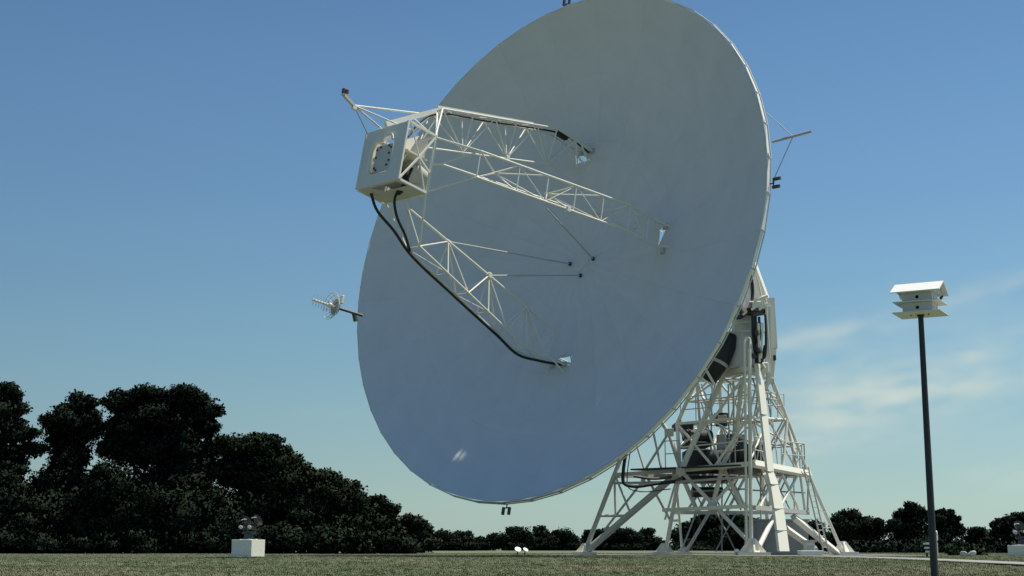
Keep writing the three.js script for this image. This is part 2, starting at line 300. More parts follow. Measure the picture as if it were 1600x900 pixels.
  const bm = bar('boom', dish, T, D(0, 2.02, 5.98), .035, white); bm.userData.label = 'slim boom reaching out beyond the feed box';
  bar('boom_strut', dish, T, D(.45, y + .05, 6.75), .025, white); bar('boom_strut', dish, T, D(-.5, y + .05, 6.75), .03, white); bar('boom_stay', dish, T, D(-x, y, z1), .018, greySteel);
  boxBar('boom_tip', dish, T, tip, .09, .09, whiteWornShade);
  mesh('tip_lamp', new THREE.CylinderGeometry(.055, .06, .13, 12).translate(0, 1.34, 9.20), redLens, dish); mesh('tip_lamp', new THREE.CylinderGeometry(.05, .055, .11, 12).translate(.12, 1.30, 9.16), redLens, dish);
  mesh('mast_bracket', new THREE.BoxGeometry(.1, .08, .14).translate(0, .98, 8.70), chrome, dish);
  mesh('top_fitting', new RoundedBoxGeometry(.14, .10, .2, 2, .02).translate(-.5, y + .07, 7.1), white, dish);
}
// three truss legs
function feedLeg(theta, w, innerOff, label) {
  const cx = Math.cos(theta), sx = Math.sin(theta);
  const L = (r, t, h) => D(r * cx - t * sx, r * sx + t * cx, h);      // r outwards, t sideways
  const outR = h => h > .1 ? 2.38 + (5.45 - h) * .312 : 4.05 + (.1 - h) * -.02;
  const inR = h => theta > 1 ? .88 + (5.95 - h) * .318 : 1.22 + (5.95 - h) * .228;
  const outer = (s, h) => L(outR(h), w * s, h), inner = h => L(inR(h), innerOff * sstep(6.2, 4.5, h) * 1, h);
  const main = [];
  for (const s of [-1, 1]) main.push(tubeGeo(outer(s, 5.45), outer(s, .1), .038), tubeGeo(outer(s, .1), L(4.02, s * w, para(4.02) - .2), .038));
  const leg = mesh('feed_leg', mergeGeometries(main), white, dish); leg.userData.label = label;
  bar('chord', leg, inner(5.95), inner(-1.6), .040, white);
  const hs = [5.45, 4.1, 3.1, 2.1, 1.1, .1, -.9];
  for (const h of hs) bar('batten', leg, outer(-1, h), outer(1, h), .022, white);
  for (let i = 0; i < hs.length - 1; i++) bar('batten', leg, outer(i % 2 ? 1 : -1, hs[i]), outer(i % 2 ? -1 : 1, hs[i + 1]), .014, white);
  const fan = { 5.95: [5.45], 4.05: [5.45, 4.1, 3.1], 2.05: [3.1, 2.1, 1.1], .1: [1.1, .1, -.9], '-1.5': [-.9] };
  for (const k in fan) for (const h of fan[k]) for (const s of [-1, 1]) bar('brace', leg, inner(+k), outer(s, h), .026, white);
  // joint at the box
  for (const s of [-1, 1]) bar('brace', leg, outer(s, 5.45), L(FB.x, s * FB.y * .95, FB.z0), .032, white);
  bar('brace', leg, inner(5.95), L(FB.x, .0, FB.z0), .03, white);
  // foot bracket where the leg meets the bowl
  for (const s of [-1, 1]) { bar('foot_strut', leg, L(4.02, s * w, -1.2), L(3.6, s * .1, para(3.6)), .03, white); bar('foot_strut', leg, L(4.02, s * w, -1.2), L(4.35, s * .35, para(4.35)), .03, white); }
  for (const s of [-1, 1]) { const q = L(4.02, s * w, para(4.02) + .03), m = mesh('foot_base', new RoundedBoxGeometry(.2, .2, .05, 1, .01), greySteel, leg); m.position.copy(q); m.rotation.z = theta; }
  for (const h of [4.05, 2.05, .1]) { const q = inner(h), m = mesh('node_plate', new RoundedBoxGeometry(.13, .05, .16, 1, .01), white, leg); m.position.copy(q); m.rotation.z = theta; }
  return { outer, inner, L, leg };
}
const legTop = feedLeg(Math.PI / 2, .28, 0, 'upper truss leg with the thick top chord');
const legRight = feedLeg(0, .44, .42, 'right truss leg running to the middle of the bowl');
const legLow = feedLeg(-Math.PI / 2, .28, 0, 'lower truss leg carrying the black cable');
boxBar('top_chord', dish, D(0, 2.38 + .12, 5.43), D(0, 3.86, 1.05), .13, .07, white, V(1, 0, 0));
for (const [a, hole, px] of [[legLow.inner(2.05), D(.1, -.6, para(.6) + .05)], [legLow.inner(4.05), D(-.47, -.08, para(.5) + .05)], [legRight.L(2.62, -.44 + .1, 2.5), D(.6, -.04, para(.6) + .05)]]) {
  bar('centre_strut', dish, a, hole, .024, whiteWornShade);
  mesh('strut_fitting', new RoundedBoxGeometry(.09, .13, .09, 2, .02).translate(hole.x, hole.y, hole.z), darkSteelShade, dish);
}
for (const l of [legLow.inner(2.05), legRight.L(outerEnd(), -.44, 2.3), legTop.inner(2.05)]) mesh('gusset', new RoundedBoxGeometry(.16, .2, .16, 2, .03).translate(l.x, l.y, l.z), white, dish);
function outerEnd() { return 2.38 + (5.45 - 2.3) * .312; }
// cables
hose('cable', dish, [D(-.75, -.95, 6.9), D(-.55, -1.5, 6.7), D(-.3, -2.0, 6.1), D(-.2, -2.52, 5.4), D(-.2, -3.2, 3.3), D(-.2, -3.85, 1.1), D(-.15, -4.2, .05), D(0, -4.15, -.9), D(.15, -4.02, -1.85)], .046, blackRubber).userData.label = 'thick black cable down the lower leg';
hose('cable', dish, [D(.55, -.2, 6.5), D(.4, -.7, 6.55), D(.1, -1.15, 6.6), D(-.05, -1.6, 6.3), D(-.1, -2.1, 5.75), D(-.12, -2.5, 5.45)], .045, blackRubber);
hose('cable', dish, [D(.3, -.3, 6.6), D(.42, -.75, 6.5), D(.25, -1.08, 6.65)], .08, blackRubber);
hose('cable', dish, [D(.2, .9, 6.6), D(.05, 1.8, 6.0), D(.05, 2.28, 5.4), D(.05, 3.0, 3.2), D(.05, 3.72, 1.0), D(.1, 4.0, 0), D(.12, 4.1, -.7), D(.1, 4.0, -1.85)], .035, blackRubber);
mesh('cable_clamp', new RoundedBoxGeometry(.2, .22, .5, 2, .04).translate(.1, 4.04, -.35), blackRubber, dish);
// booms and obstruction lamps on the rim
{
  const rb = bar('side_boom', dish, D(9.2, 1.70, -.1), D(10.62, 1.70, .0), .04, greySteel); rb.userData.label = 'grey boom sticking out of the right rim';
  bar('boom_stay', dish, D(9.95, 1.70, -.05), D(8.9, 2.75, -.1), .014, greySteel); bar('boom_stay', dish, D(9.95, 1.70, -.05), D(9.32, .35, -.1), .014, greySteel);
  const lamp = (p, dir, side) => {
    const b = bar('lamp_bracket', dish, p, p.clone().addScaledVector(dir, .16), .02, darkSteelShade);
    for (const s of [-.13, .13]) { const q = p.clone().addScaledVector(dir, .14).addScaledVector(side, s); bar('lamp_bracket', dish, p.clone().addScaledVector(dir, .14), q, .02, darkSteelShade); bar('obstruction_lamp', dish, q.clone().addScaledVector(dir, -.02), q.clone().addScaledVector(dir, .22), .055, darkGear); }
  };
  lamp(D(9.22, .30, -.1), V(1, 0, 0), V(0, 1, 0)); lamp(D(.17, -9.22, -.1), V(0, -1, 0), V(1, 0, 0));
  lamp(D(-.34, 9.2, -.1), V(0, 1, 0), V(1, 0, 0));
  // small reflector and yagi on the left rim
  const S = toDish(P(556, 494, 49.8)), E = toDish(P(489, 468, 49.0)), M = toDish(P(530, 482, 49.5));
  bar('side_arm', dish, S.clone().add(V(.25, .02, -.1)), M, .05, darkGear).userData.label = 'short arm on the left rim with a small reflector and yagi';
  boxBar('side_arm_clamp', dish, toDish(P(553, 488, 49.8)), toDish(P(556, 502, 49.8)), .12, .12, darkGear);
  const ax = E.clone().sub(M).normalize();
  const wires = [], zr = r => r * r / .9;
  for (const r of [.12, .22, .32, .41, .49]) wires.push(new THREE.TorusGeometry(r, .011, 5, 30).rotateX(Math.PI / 2).translate(0, zr(r), 0));
  for (let k = 0; k < 14; k++) { const t = k / 14 * Math.PI * 2; for (let i = 0; i < 4; i++) { const r0 = .02 + i * .12, r1 = .02 + (i + 1) * .12; wires.push(tubeGeo(V(r0 * Math.cos(t), zr(r0), r0 * Math.sin(t)), V(r1 * Math.cos(t), zr(r1), r1 * Math.sin(t)), .009, 5)); } }
  const bowl = mesh('small_reflector', mergeGeometries(wires.map(g => g.index ? g.toNonIndexed() : g)), std(.62, .63, .60, .5), dish);
  const bl = []; for (let i = 0; i <= 8; i++) { const r = i / 8 * .3; bl.push(new THREE.Vector2(r, zr(r) - .02)); } for (let i = 8; i >= 0; i--) { const r = i / 8 * .3; bl.push(new THREE.Vector2(r, zr(r) - .035)); }
  const bq = new THREE.Quaternion().setFromUnitVectors(YUP, ax.clone().add(V(.15, -.1, .25)).normalize());
  const bi = mesh('reflector_centre', new THREE.LatheGeometry(bl, 24), std(.40, .41, .40, .6), dish);
  for (const o of [bowl, bi]) { o.position.copy(M).addScaledVector(ax, .08); o.quaternion.copy(bq); }
  const yb = bar('yagi_boom', dish, M.clone().addScaledVector(ax, .2), E, .035, white);
  const sd = new THREE.Vector3().crossVectors(ax, V(0, 1, .3)).normalize(), sd2 = new THREE.Vector3().crossVectors(ax, sd).normalize();
  for (let k = 0; k < 6; k++) { const c = M.clone().lerp(E, .42 + k * .11); for (const q of [sd, sd2]) { const l = .26 - k * .012; bar('yagi_element', yb, c.clone().addScaledVector(q, l), c.clone().addScaledVector(q, -l), .011, chrome); } }
  // undo the parent's scale for the elements: they hang on the dish itself
  for (const el of [...yb.children]) { yb.remove(el); dish.add(el); }
  mesh('reflector_cap', new THREE.SphereGeometry(.1, 14, 10).translate(M.x + ax.x * .35, M.y + ax.y * .35, M.z + ax.z * .35), white, dish);
  mesh('reflector_vane', new RoundedBoxGeometry(.16, .32, .1, 2, .03).translate(M.x + .18, M.y + .28, M.z + .1), white, dish);
  mesh('rim_box', new THREE.BoxGeometry(.1, .1, .1).translate(-9.2, -.55, -.1), darkSteelShade, dish);
}

// ------------------------------------------------------------------ tower
const TB = V(7.9, 0, -55.2);
const tower = thing('antenna_tower', 'white tubular steel lattice tower carrying the big dish', 'tower', TB);
const lean = (d, py) => d + (55.2 - d) * .5 * Math.max(0, 865 - py) / 400;
const FL = (px, py) => P(px, py, lean(54.5 - (px - 914) / 264 * 3.6, py));     // face between the left and the near foot
const FR = (px, py) => P(px, py, lean(50.9 + (px - 1178) / 140 * 6.0, py));    // face between the near and the right foot
const BK = (px, py, d = 58.5) => P(px, py, d);
const CN = (px, py) => P(px, py, 50.9);                                        // the upright over the near foot
const tb = (name, a, b, r, m = white) => bar(name, tower, a, b, r * .86, m, TB);
const tbox = (name, a, b, w, h, m = white, up) => boxBar(name, tower, a, b, w, h, m, up, TB);
{
  const FN = V(.8, 0, .6);                                                     // outward from the right hand face
  // legs
  tb('leg', FL(914, 862), FL(960, 742), .105, whiteWornShade); tb('leg', FL(960, 742), FL(1016, 596), .10, whiteWornShade);  // left legs: shade of the dish put into the darker white
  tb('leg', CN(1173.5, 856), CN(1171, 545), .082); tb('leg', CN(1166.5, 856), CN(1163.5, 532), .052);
  tb('leg', CN(1167.5, 856).add(V(0, 0, -.3)), CN(1168.5, 745).add(V(0, 0, -.3)), .06, whiteWornShade);
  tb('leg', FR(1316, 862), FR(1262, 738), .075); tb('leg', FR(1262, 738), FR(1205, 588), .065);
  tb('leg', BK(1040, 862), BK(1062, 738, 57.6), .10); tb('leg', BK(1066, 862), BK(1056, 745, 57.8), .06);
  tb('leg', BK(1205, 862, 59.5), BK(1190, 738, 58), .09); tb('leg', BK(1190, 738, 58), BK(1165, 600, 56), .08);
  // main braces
  tb('brace', FL(918, 860), FL(1058, 740), .15, whiteWornShade); tb('brace', CN(1180, 857), FL(1066, 738), .085);
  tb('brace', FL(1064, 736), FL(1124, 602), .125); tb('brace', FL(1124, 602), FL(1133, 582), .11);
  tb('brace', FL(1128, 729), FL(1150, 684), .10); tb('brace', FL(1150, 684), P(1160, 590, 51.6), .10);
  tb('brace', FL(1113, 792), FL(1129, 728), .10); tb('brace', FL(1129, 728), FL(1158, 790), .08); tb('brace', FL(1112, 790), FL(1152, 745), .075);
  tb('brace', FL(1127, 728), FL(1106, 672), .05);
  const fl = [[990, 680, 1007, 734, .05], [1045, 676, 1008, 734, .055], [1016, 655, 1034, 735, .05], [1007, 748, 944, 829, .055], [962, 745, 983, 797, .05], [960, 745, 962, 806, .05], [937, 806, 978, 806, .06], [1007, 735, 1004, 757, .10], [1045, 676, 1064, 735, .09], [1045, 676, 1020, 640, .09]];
  for (const [a, b, c, d, r] of fl) tb('brace', FL(a, b), FL(c, d), r, whiteWornShade);
  tb('brace', FL(1007, 738), BK(1046.5, 812, 58.3), .06, whiteWornShade);
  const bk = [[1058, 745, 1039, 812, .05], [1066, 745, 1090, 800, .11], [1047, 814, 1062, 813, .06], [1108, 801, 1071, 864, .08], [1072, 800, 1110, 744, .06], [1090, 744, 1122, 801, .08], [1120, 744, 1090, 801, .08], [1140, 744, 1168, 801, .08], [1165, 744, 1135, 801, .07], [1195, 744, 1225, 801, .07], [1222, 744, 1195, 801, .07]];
  for (const [a, b, c, d, r] of bk) tb('brace', BK(a, b), BK(c, d), r, whiteWornShade);
  tb('ring_beam', BK(1049, 744), BK(1245, 744), .09, whiteWornShade);
  const fr = [[1230, 657, 1222, 740, .065], [1207, 655, 1217, 740, .03], [1222, 741, 1250, 800, .06], [1247, 741, 1215, 800, .06], [1190, 729, 1215, 800, .07], [1212, 737, 1185, 798, .06], [1250, 741, 1258, 800, .05], [1264, 741, 1262, 801, .055]];
  for (const [a, b, c, d, r] of fr) tb('brace', FR(a, b), FR(c, d), r);
  // inner tower above the platform: three levels joined by uprights, rings and crossed braces
  const lv = [
    [FL(1063, 737), CN(1170, 725), FR(1248, 740), P(1128, 742, 57.6)],
    [P(1058, 662, 53.7), P(1169, 652, 51.15), P(1229, 656, 54.6), P(1128, 664, 56.8)],
    [P(1088, 594, 53.6), P(1167, 583, 51.3), P(1204, 590, 53.7), P(1124, 597, 56.0)]];
  for (let k = 0; k < 2; k++) for (let i = 0; i < 4; i++) {
    const j = (i + 1) % 4, A = lv[k][i], B = lv[k][j], C = lv[k + 1][i], E = lv[k + 1][j];
    if (i !== 1) tb('upright', A, C, .085);
    tb('ring_beam', C, E, .06);
    const mid = A.clone().lerp(B, .5), up = C.clone().lerp(E, .5);
    if (i === 1) { tb('brace', A, up, .045); tb('brace', B, up, .045); }
    else { tb('brace', mid, C, .06); tb('brace', mid, E, .06); tb('brace', A.clone().lerp(C, .5), up, .04); tb('brace', B.clone().lerp(E, .5), up, .04); tb('brace', A.clone().lerp(C, .5), B.clone().lerp(E, .5), .032); }
  }
  for (const k of [1, 2]) { tb('ring_beam', lv[k][0], lv[k][2], .045, whiteWornShade); tb('ring_beam', lv[k][1], lv[k][3], .045, whiteWornShade); }
  for (const i of [0, 1, 2, 3]) tb('brace', lv[2][i], P(1164, 577, 52.2).add(V([-.6, 0, .6, 0][i], .05, [0, .6, 0, -.6][i])), .07);
  tb('conduit', P(1140, 742, 54.5), P(1138, 600, 54.2), .04, whiteWornShade); tb('conduit', P(1147, 735, 54.0), P(1146, 595, 53.6), .05, whiteWornShade); tb('conduit', P(1110, 735, 54.4), P(1113, 600, 54.6), .035, greySteel);
  const thin = [[1080, 737, 1105, 664, 55], [1105, 737, 1080, 664, 55], [1128, 735, 1150, 660, 54.6], [1150, 735, 1128, 660, 54.6], [1180, 728, 1196, 655, 52.6], [1196, 730, 1178, 655, 52.6], [1095, 660, 1118, 600, 55], [1118, 660, 1096, 600, 55], [1140, 660, 1158, 596, 54], [1158, 658, 1140, 598, 54], [1178, 652, 1190, 592, 52.4], [1192, 652, 1176, 590, 52.4], [1072, 698, 1168, 690, 54.8], [1096, 628, 1165, 622, 54.6], [1172, 690, 1238, 698, 53.8], [1172, 620, 1214, 625, 53.2]];
  thin.push([1075, 744, 1100, 797, 55.5], [1100, 744, 1128, 797, 55.5], [1128, 744, 1102, 797, 55.5], [1156, 742, 1128, 797, 54.5], [1128, 742, 1158, 797, 54.5], [1180, 742, 1204, 797, 53], [1204, 742, 1180, 797, 53], [1230, 744, 1205, 799, 55.5], [1208, 744, 1236, 799, 55.5], [1075, 768, 1168, 764, 55], [1176, 766, 1258, 770, 54.4], [1088, 801, 1064, 862, 57.5], [1120, 801, 1150, 862, 57.2], [1150, 801, 1118, 862, 57.2], [1128, 744, 1128, 862, 56.5], [1188, 744, 1190, 862, 56.5], [1240, 744, 1243, 862, 57.5], [1084, 720, 1060, 662, 54.5], [1112, 690, 1096, 628, 54.8], [1150, 690, 1165, 622, 54.5], [1205, 692, 1224, 656, 54], [1186, 692, 1205, 656, 53.4], [1205, 656, 1196, 596, 53.4], [1226, 656, 1202, 622, 54]);
  for (const [a, b, c, d, z] of thin) tb('brace', P(a, b, z), P(c, d, z), .036, whiteWornShade);
  for (const [px, py, d] of [[1128, 655, 53.5], [1063, 737, 52.6], [1045, 676, 52.9], [1128, 728, 51.9], [1113, 792, 51.9]]) { const q = P(px, py, d).sub(TB); mesh('gusset_plate', new RoundedBoxGeometry(.34, .3, .05, 1, .01).translate(q.x, q.y, q.z + .1), whiteWornShade, tower); }
  { const c = P(1127, 656, 54.2).sub(TB); mesh('slip_ring', new THREE.CylinderGeometry(.28, .22, .5, 20).translate(c.x, c.y, c.z), darkSteelShade, tower); }
  // ring beams: platform level, lower level, upper level
  tbox('ring_beam', FL(960, 742), FL(1064, 735), .14, .14, whiteWornShade); tbox('ring_beam', FL(1066, 734), CN(1170, 725), .17, .17);
  tbox('ring_beam', CN(1176, 724), FR(1264, 741), .22, .2, white, V(.68, .35, .55)); tbox('ring_beam', BK(1190, 742, 58), FR(1262, 742), .14, .14, whiteWornShade); tbox('ring_beam', FL(962, 744), BK(1190, 742, 58), .14, .14, whiteWornShade);
  tb('ring_beam', FL(960, 755), FL(1060, 753), .055, greySteel); tb('ring_beam', FL(1060, 753), CN(1170, 745), .055, whiteWornShade);
  tbox('ring_beam', FL(1036, 797), CN(1168, 791), .13, .13); tbox('ring_beam', CN(1177, 793), FR(1262, 801), .16, .16, whiteWornShade, FN); tbox('ring_beam', BK(1049, 801), BK(1262, 801), .14, .14, whiteWornShade);
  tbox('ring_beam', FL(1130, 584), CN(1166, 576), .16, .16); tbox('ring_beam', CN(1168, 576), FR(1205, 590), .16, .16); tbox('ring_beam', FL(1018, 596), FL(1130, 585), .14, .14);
  // big bright diagonals near the ground
  tbox('outrigger', FR(1240, 808), FR(1308, 864), .24, .2, white, V(.6, .55, .45)); tbox('outrigger', FR(1228, 826), FR(1274, 858), .19, .2, creamPaint, V(.6, .55, .45)); tb('outrigger', CN(1184, 858), FR(1210, 806), .11);
  // feet
  const foot = (p, s, sx = 1) => {
    p = p.clone().sub(TB); p.y = 0;
    const f = mesh('foot', new THREE.BoxGeometry(1.15 * s, .10, .9 * s).translate(p.x, .09, p.z), creamPaint, tower);
    mesh('foot_gusset', polyPrism([V(p.x - .48 * s, .145, p.z + .02), V(p.x + .48 * s, .145, p.z + .02), V(p.x + .12 * s, .62 * s, p.z + .02), V(p.x - .12 * s, .62 * s, p.z + .02)], .06), white, f);
    mesh('foot_gusset', polyPrism([V(p.x + .02, .145, p.z - .4 * s), V(p.x + .02, .145, p.z + .4 * s), V(p.x + .02, .6 * s, p.z + .1 * s), V(p.x + .02, .6 * s, p.z - .1 * s)], .06), white, f);
    mesh('foot_cone', new THREE.CylinderGeometry(.13 * s, .27 * s, .3 * s, 12).translate(p.x, .145 + .15 * s, p.z), creamPaint, f);
  };
  foot(FL(914, 864), .75); foot(CN(1176, 864), 1); foot(FR(1318, 864), .9); foot(BK(1038, 864), .8); foot(BK(1068, 864), .55); foot(BK(1205, 864, 59.5), .8);
  // platform deck with railings and machinery
  const deckPts = [FL(985, 741), CN(1166, 727), FR(1256, 742), BK(1186, 744, 57.8)].map(p => { const q = p.clone().sub(TB); q.y = 3.22; return q; });
  const deck = mesh('platform_deck', polyPrism(deckPts, .06), darkSteelShade, tower); deck.userData.label = 'dark platform deck half way up';
  const rail = (pts) => {
    for (let i = 0; i < pts.length - 1; i++) {
      const a = pts[i], b = pts[i + 1], n = Math.max(1, Math.round(a.distanceTo(b) / .75));
      for (let k = 0; k <= n; k++) { const q = a.clone().lerp(b, k / n); bar('railing_post', tower, q, q.clone().add(V(0, 1.0, 0)), .02, whiteWornShade, TB); }
      for (const y of [.52, 1.0]) bar('railing', tower, a.clone().add(V(0, y, 0)), b.clone().add(V(0, y, 0)), .02, whiteWornShade, TB);
    }
  };
  const dp = (p) => { p.y = 3.25; return p; };
  rail([dp(FL(1040, 737)), dp(FL(1062, 736))]); rail([dp(FL(1135, 730)), dp(CN(1164, 727)), ]); rail([dp(CN(1180, 727)), dp(FR(1198, 729))]); rail([dp(FR(1222, 738)), dp(FR(1258, 742)), dp(BK(1240, 742, 58.5))]);
  { const up = [P(1064, 662, 53.7), P(1112, 658, 52.6)], ur = [P(1172, 652, 51.4), P(1226, 656, 54.4)]; rail(up); rail(ur); }
  const machine = (name, px0, px1, y0, y1, d, dep, m) => { const a = P(px0, y1, d), b = P(px1, y0, d); return mesh(name, new RoundedBoxGeometry(b.x - a.x, b.y - a.y, dep, 2, .04).translate((a.x + b.x) / 2 - TB.x, (a.y + b.y) / 2 - TB.y, -d - dep / 2 - TB.z), m, tower); };
  machine('drive_housing', 1074, 1112, 702, 737, 53.6, 1.6, darkSteelShade); machine('drive_housing', 1132, 1156, 704, 731, 54.6, 1.6, darkSteelShade); machine('drive_housing', 1176, 1196, 694, 728, 54.2, 1.2, darkSteelShade);  // housings and drums coloured dark for the shade under the dish
  machine('drive_housing', 1056, 1084, 659, 670, 54.0, 1.4, darkSteelShade); machine('drive_motor', 1122, 1134, 678, 702, 53.6, .4, greySteel); machine('cable_tray', 1066, 1152, 743, 751, 54.2, 2.6, darkSteelShade); machine('cable_tray', 1066, 1112, 690, 697, 53.8, 1.8, darkSteelShade);
  const drum = (px, py, d, r, L, turn, m) => { const q = P(px, py, d).sub(TB), o = mesh('drive_drum', new THREE.CylinderGeometry(r, r, L, 24), m, tower); o.position.copy(q); o.rotation.set(0, turn, Math.PI / 2); for (const k of [-.4, 0, .4]) { const f = mesh('drum_flange', new THREE.CylinderGeometry(r * 1.12, r * 1.12, .05, 24), m, tower); f.position.copy(q).add(V(Math.cos(turn), 0, -Math.sin(turn)).multiplyScalar(k * L)); f.rotation.copy(o.rotation); } };
  drum(1090, 682, 54.2, .26, 1.1, .4, darkSteelShade); drum(1118, 716, 53.4, .3, .6, -.3, darkGear); drum(1165, 708, 53.0, .34, .9, .2, darkSteelShade); drum(1150, 688, 54.8, .22, .8, .6, darkSteelShade); drum(1105, 769, 55.5, .2, 1.2, .1, darkGear);
  // upper yoke arm: conical housing, rails, top slab, gusset plate, column
  const w = (px, py, d) => P(px, py, d).sub(TB);
  {
    const lo = w(1164, 577, 52.2), hi = w(1166, 494, 52.0), H = hi.y - lo.y;
    const yk = mesh('yoke_arm', new THREE.CylinderGeometry(.34, .80, H, 28).translate(lo.x, lo.y + H / 2, lo.z), std(.62, .64, .62, .5), tower); yk.userData.label = 'conical white arm under the dish trunnion';
    mesh('yoke_flange', new THREE.CylinderGeometry(.84, .84, .07, 28).translate(lo.x, lo.y + .02, lo.z), whiteWornShade, yk);
    for (const [y, r] of [[521, .78], [507, .72]]) { const q = w(1165, y, 52.1); mesh('yoke_rail', new THREE.TorusGeometry(r, .022, 6, 36).rotateX(Math.PI / 2).translate(lo.x, q.y, lo.z), white, yk); }
    mesh('bearing_block', new RoundedBoxGeometry(1.05, .17, 1.2, 2, .03).rotateY(.75).translate(w(1172, 488, 52).x, w(1172, 488, 52).y, w(1172, 488, 52).z), blackRubber, tower);
    machine('bearing_seat', 1160, 1196, 470, 484, 51.6, .7, creamPaint);
  }
  mesh('yoke_plate', polyPrism([w(1200, 484, 52.6), w(1172, 484, 53.0), w(1172, 409, 53.0), w(1180, 409, 52.9), w(1200, 464, 52.6)], .25), white, tower);
  tbox('yoke_column', P(1203, 466, 51.8), P(1208, 545, 51.9), .28, .3); tbox('yoke_column', P(1208, 545, 51.9), P(1203, 594, 52.1), .22, .25); tbox('yoke_column', P(1199, 480, 51.6), P(1201, 600, 51.6), .18, .2, creamPaint);
  machine('junction_box', 1191, 1201, 566, 582, 51.2, .3, creamPaint); machine('junction_box', 1209, 1213, 554, 563, 51.4, .2, darkSteelShade); machine('junction_box', 1204, 1210, 590, 599, 51.6, .25, greySteel);
  for (const [a, b, c, d, r] of [[1178, 470, 1199, 462, .07], [1174, 484, 1196, 468, .06], [1186, 484, 1200, 474, .05], [1182, 430, 1190, 464, .035], [1197, 470, 1203, 560, .03], [1185, 505, 1187, 566, .05], [1192, 505, 1189, 560, .045]]) tb('yoke_rib', P(a, b, 51.05), P(c, d, 51.05), r, creamPaint);
  for (const [px, py, d, r] of [[1152, 489, 51.2, .1], [1158, 486, 51.1, .09], [1178, 556, 51.0, .08], [1186, 548, 51.0, .1], [1192, 572, 51.0, .07], [1183, 520, 51.0, .07]]) { const q = w(px, py, d); mesh('hose_coupling', new THREE.CylinderGeometry(r, r * 1.15, .2, 12).rotateZ(.5).translate(q.x, q.y, q.z), px % 4 ? darkGear : whiteWornShade, tower); }
  // elevation gear wheel behind the rim
  {
    const c = w(1142, 447, 51.0), g = mesh('elevation_gear', new THREE.CylinderGeometry(1.24, 1.24, .3, 48), std(.34, .34, .33, .4), tower);
    const u = V(.728, 0, .685); g.position.copy(c); g.quaternion.setFromUnitVectors(YUP, u);
    const r = mesh('gear_rim', new THREE.TorusGeometry(1.18, .075, 8, 56), blackRubber, tower); r.position.copy(c).addScaledVector(u, .15); r.quaternion.setFromUnitVectors(V(0, 0, 1), u);
    for (const [px, py] of [[1161, 447], [1160, 466], [1172, 427]]) { const q = w(px, py, 51.3); mesh('gear_fitting', new RoundedBoxGeometry(.09, .2, .09, 2, .03).translate(q.x, q.y, q.z), white, tower); }
  }
  // black cable wrap and hoses
  hose('cable_wrap', tower, [P(1138, 526, 51.9), P(1134, 545, 51.7), P(1124, 566, 51.7), P(1106, 592, 52)], .34, blackRubber, TB).userData.label = 'thick black cable wrap beside the arm';
  mesh('wrap_band', new THREE.CylinderGeometry(.36, .36, .12, 20).rotateZ(-.5).translate(w(1123, 567, 51.7).x, w(1123, 567, 51.7).y, w(1123, 567, 51.7).z), greySteel, tower);
  tb('brace', P(1101, 574, 51.5), P(1117, 602, 51.5), .06); tb('brace', P(1101, 574, 51.5), P(1085, 600, 51.6), .06); tb('brace', P(1138, 505, 51.5), P(1152, 500, 51.5), .06);
  hose('hose', tower, [P(1176, 492, 51.2), P(1177, 530, 51.2), P(1184, 562, 51.1), P(1193, 560, 51.1), P(1197, 520, 51.2), P(1196, 492, 51.3)], .05, blackRubber, TB);
  hose('hose', tower, [P(1186, 495, 51.2), P(1187, 528, 51.2), P(1181, 548, 51.1), P(1188, 568, 51.1), P(1195, 540, 51.2)], .05, blackRubber, TB);
  hose('hose', tower, [P(1180, 494, 51.4), P(1181, 540, 51.3), P(1183, 576, 51.3)], .07, blackRubber, TB);
  hose('hose', tower, [P(1163.5, 534, 50.9), P(1166, 528, 50.95), P(1171, 530, 51.1), P(1172, 548, 51.0)], .05, white, TB);
  hose('hose', tower, [P(979, 702, 52.5), P(974, 735, 52.7), P(975, 755, 52.7), P(990, 760, 52.7), P(1030, 755, 52.8), P(1062, 752, 53)], .065, blackRubber, TB);
  hose('hose', tower, [P(985, 703, 52.6), P(980, 745, 52.8), P(982, 762, 52.8), P(1000, 768, 52.8), P(1048, 764, 53)], .02, darkGear, TB);
  hose('hose', tower, [P(990, 744, 52.8), P(1020, 748, 52.8), P(1060, 744, 53)], .05, darkGear, TB);
  // wide cable duct in four tapered lengths
  const dl = [[1186, 568, 4.5], [1195, 648, 4.7], [1204.5, 737, 4.8], [1210.5, 757, 6], [1217.5, 795, 7.3], [1222, 829, 7.6], [1226, 862, 7.8]], dd = py => 48.9 + (862 - py) / 294 * 2.2;
  for (let i = 0; i < dl.length - 1; i++) {
    const [x0, y0, h0] = dl[i], [x1, y1, h1] = dl[i + 1], gp = i ? .7 : 0, pos = [];
    const ring = (x, y, h) => { const a = w(x - h, y, dd(y)), b = w(x + h, y, dd(y) + h * .062), q = FN.clone().multiplyScalar(-.09); return [a, b, b.clone().add(q), a.clone().add(q)]; };
    const A = ring(x0, y0 + gp, h0), B = ring(x1, y1 - gp, h1), f = (a, b, c, d) => { for (const q of [a, b, c, a, c, d]) pos.push(q.x, q.y, q.z); };
    for (let k = 0; k < 4; k++) { const l = (k + 1) % 4; f(B[k], B[l], A[l], A[k]); } f(A[0], A[1], A[2], A[3]); f(B[3], B[2], B[1], B[0]);
    const g = new THREE.BufferGeometry(); g.setAttribute('position', new THREE.Float32BufferAttribute(pos, 3)); g.computeVertexNormals();
    mesh('cable_duct', g, creamPaint, tower);
    if (i) { const R0 = ring(x0, y0, h0), c = R0.reduce((m, p) => m.add(p), V(0, 0, 0)).multiplyScalar(.25), wd = R0[0].distanceTo(R0[1]); const m = mesh('duct_band', unitBox, greySteel, tower); m.position.copy(c); m.scale.set(wd * 1.03, .03, .12); m.rotation.y = Math.atan2(.8, .6); }
  }
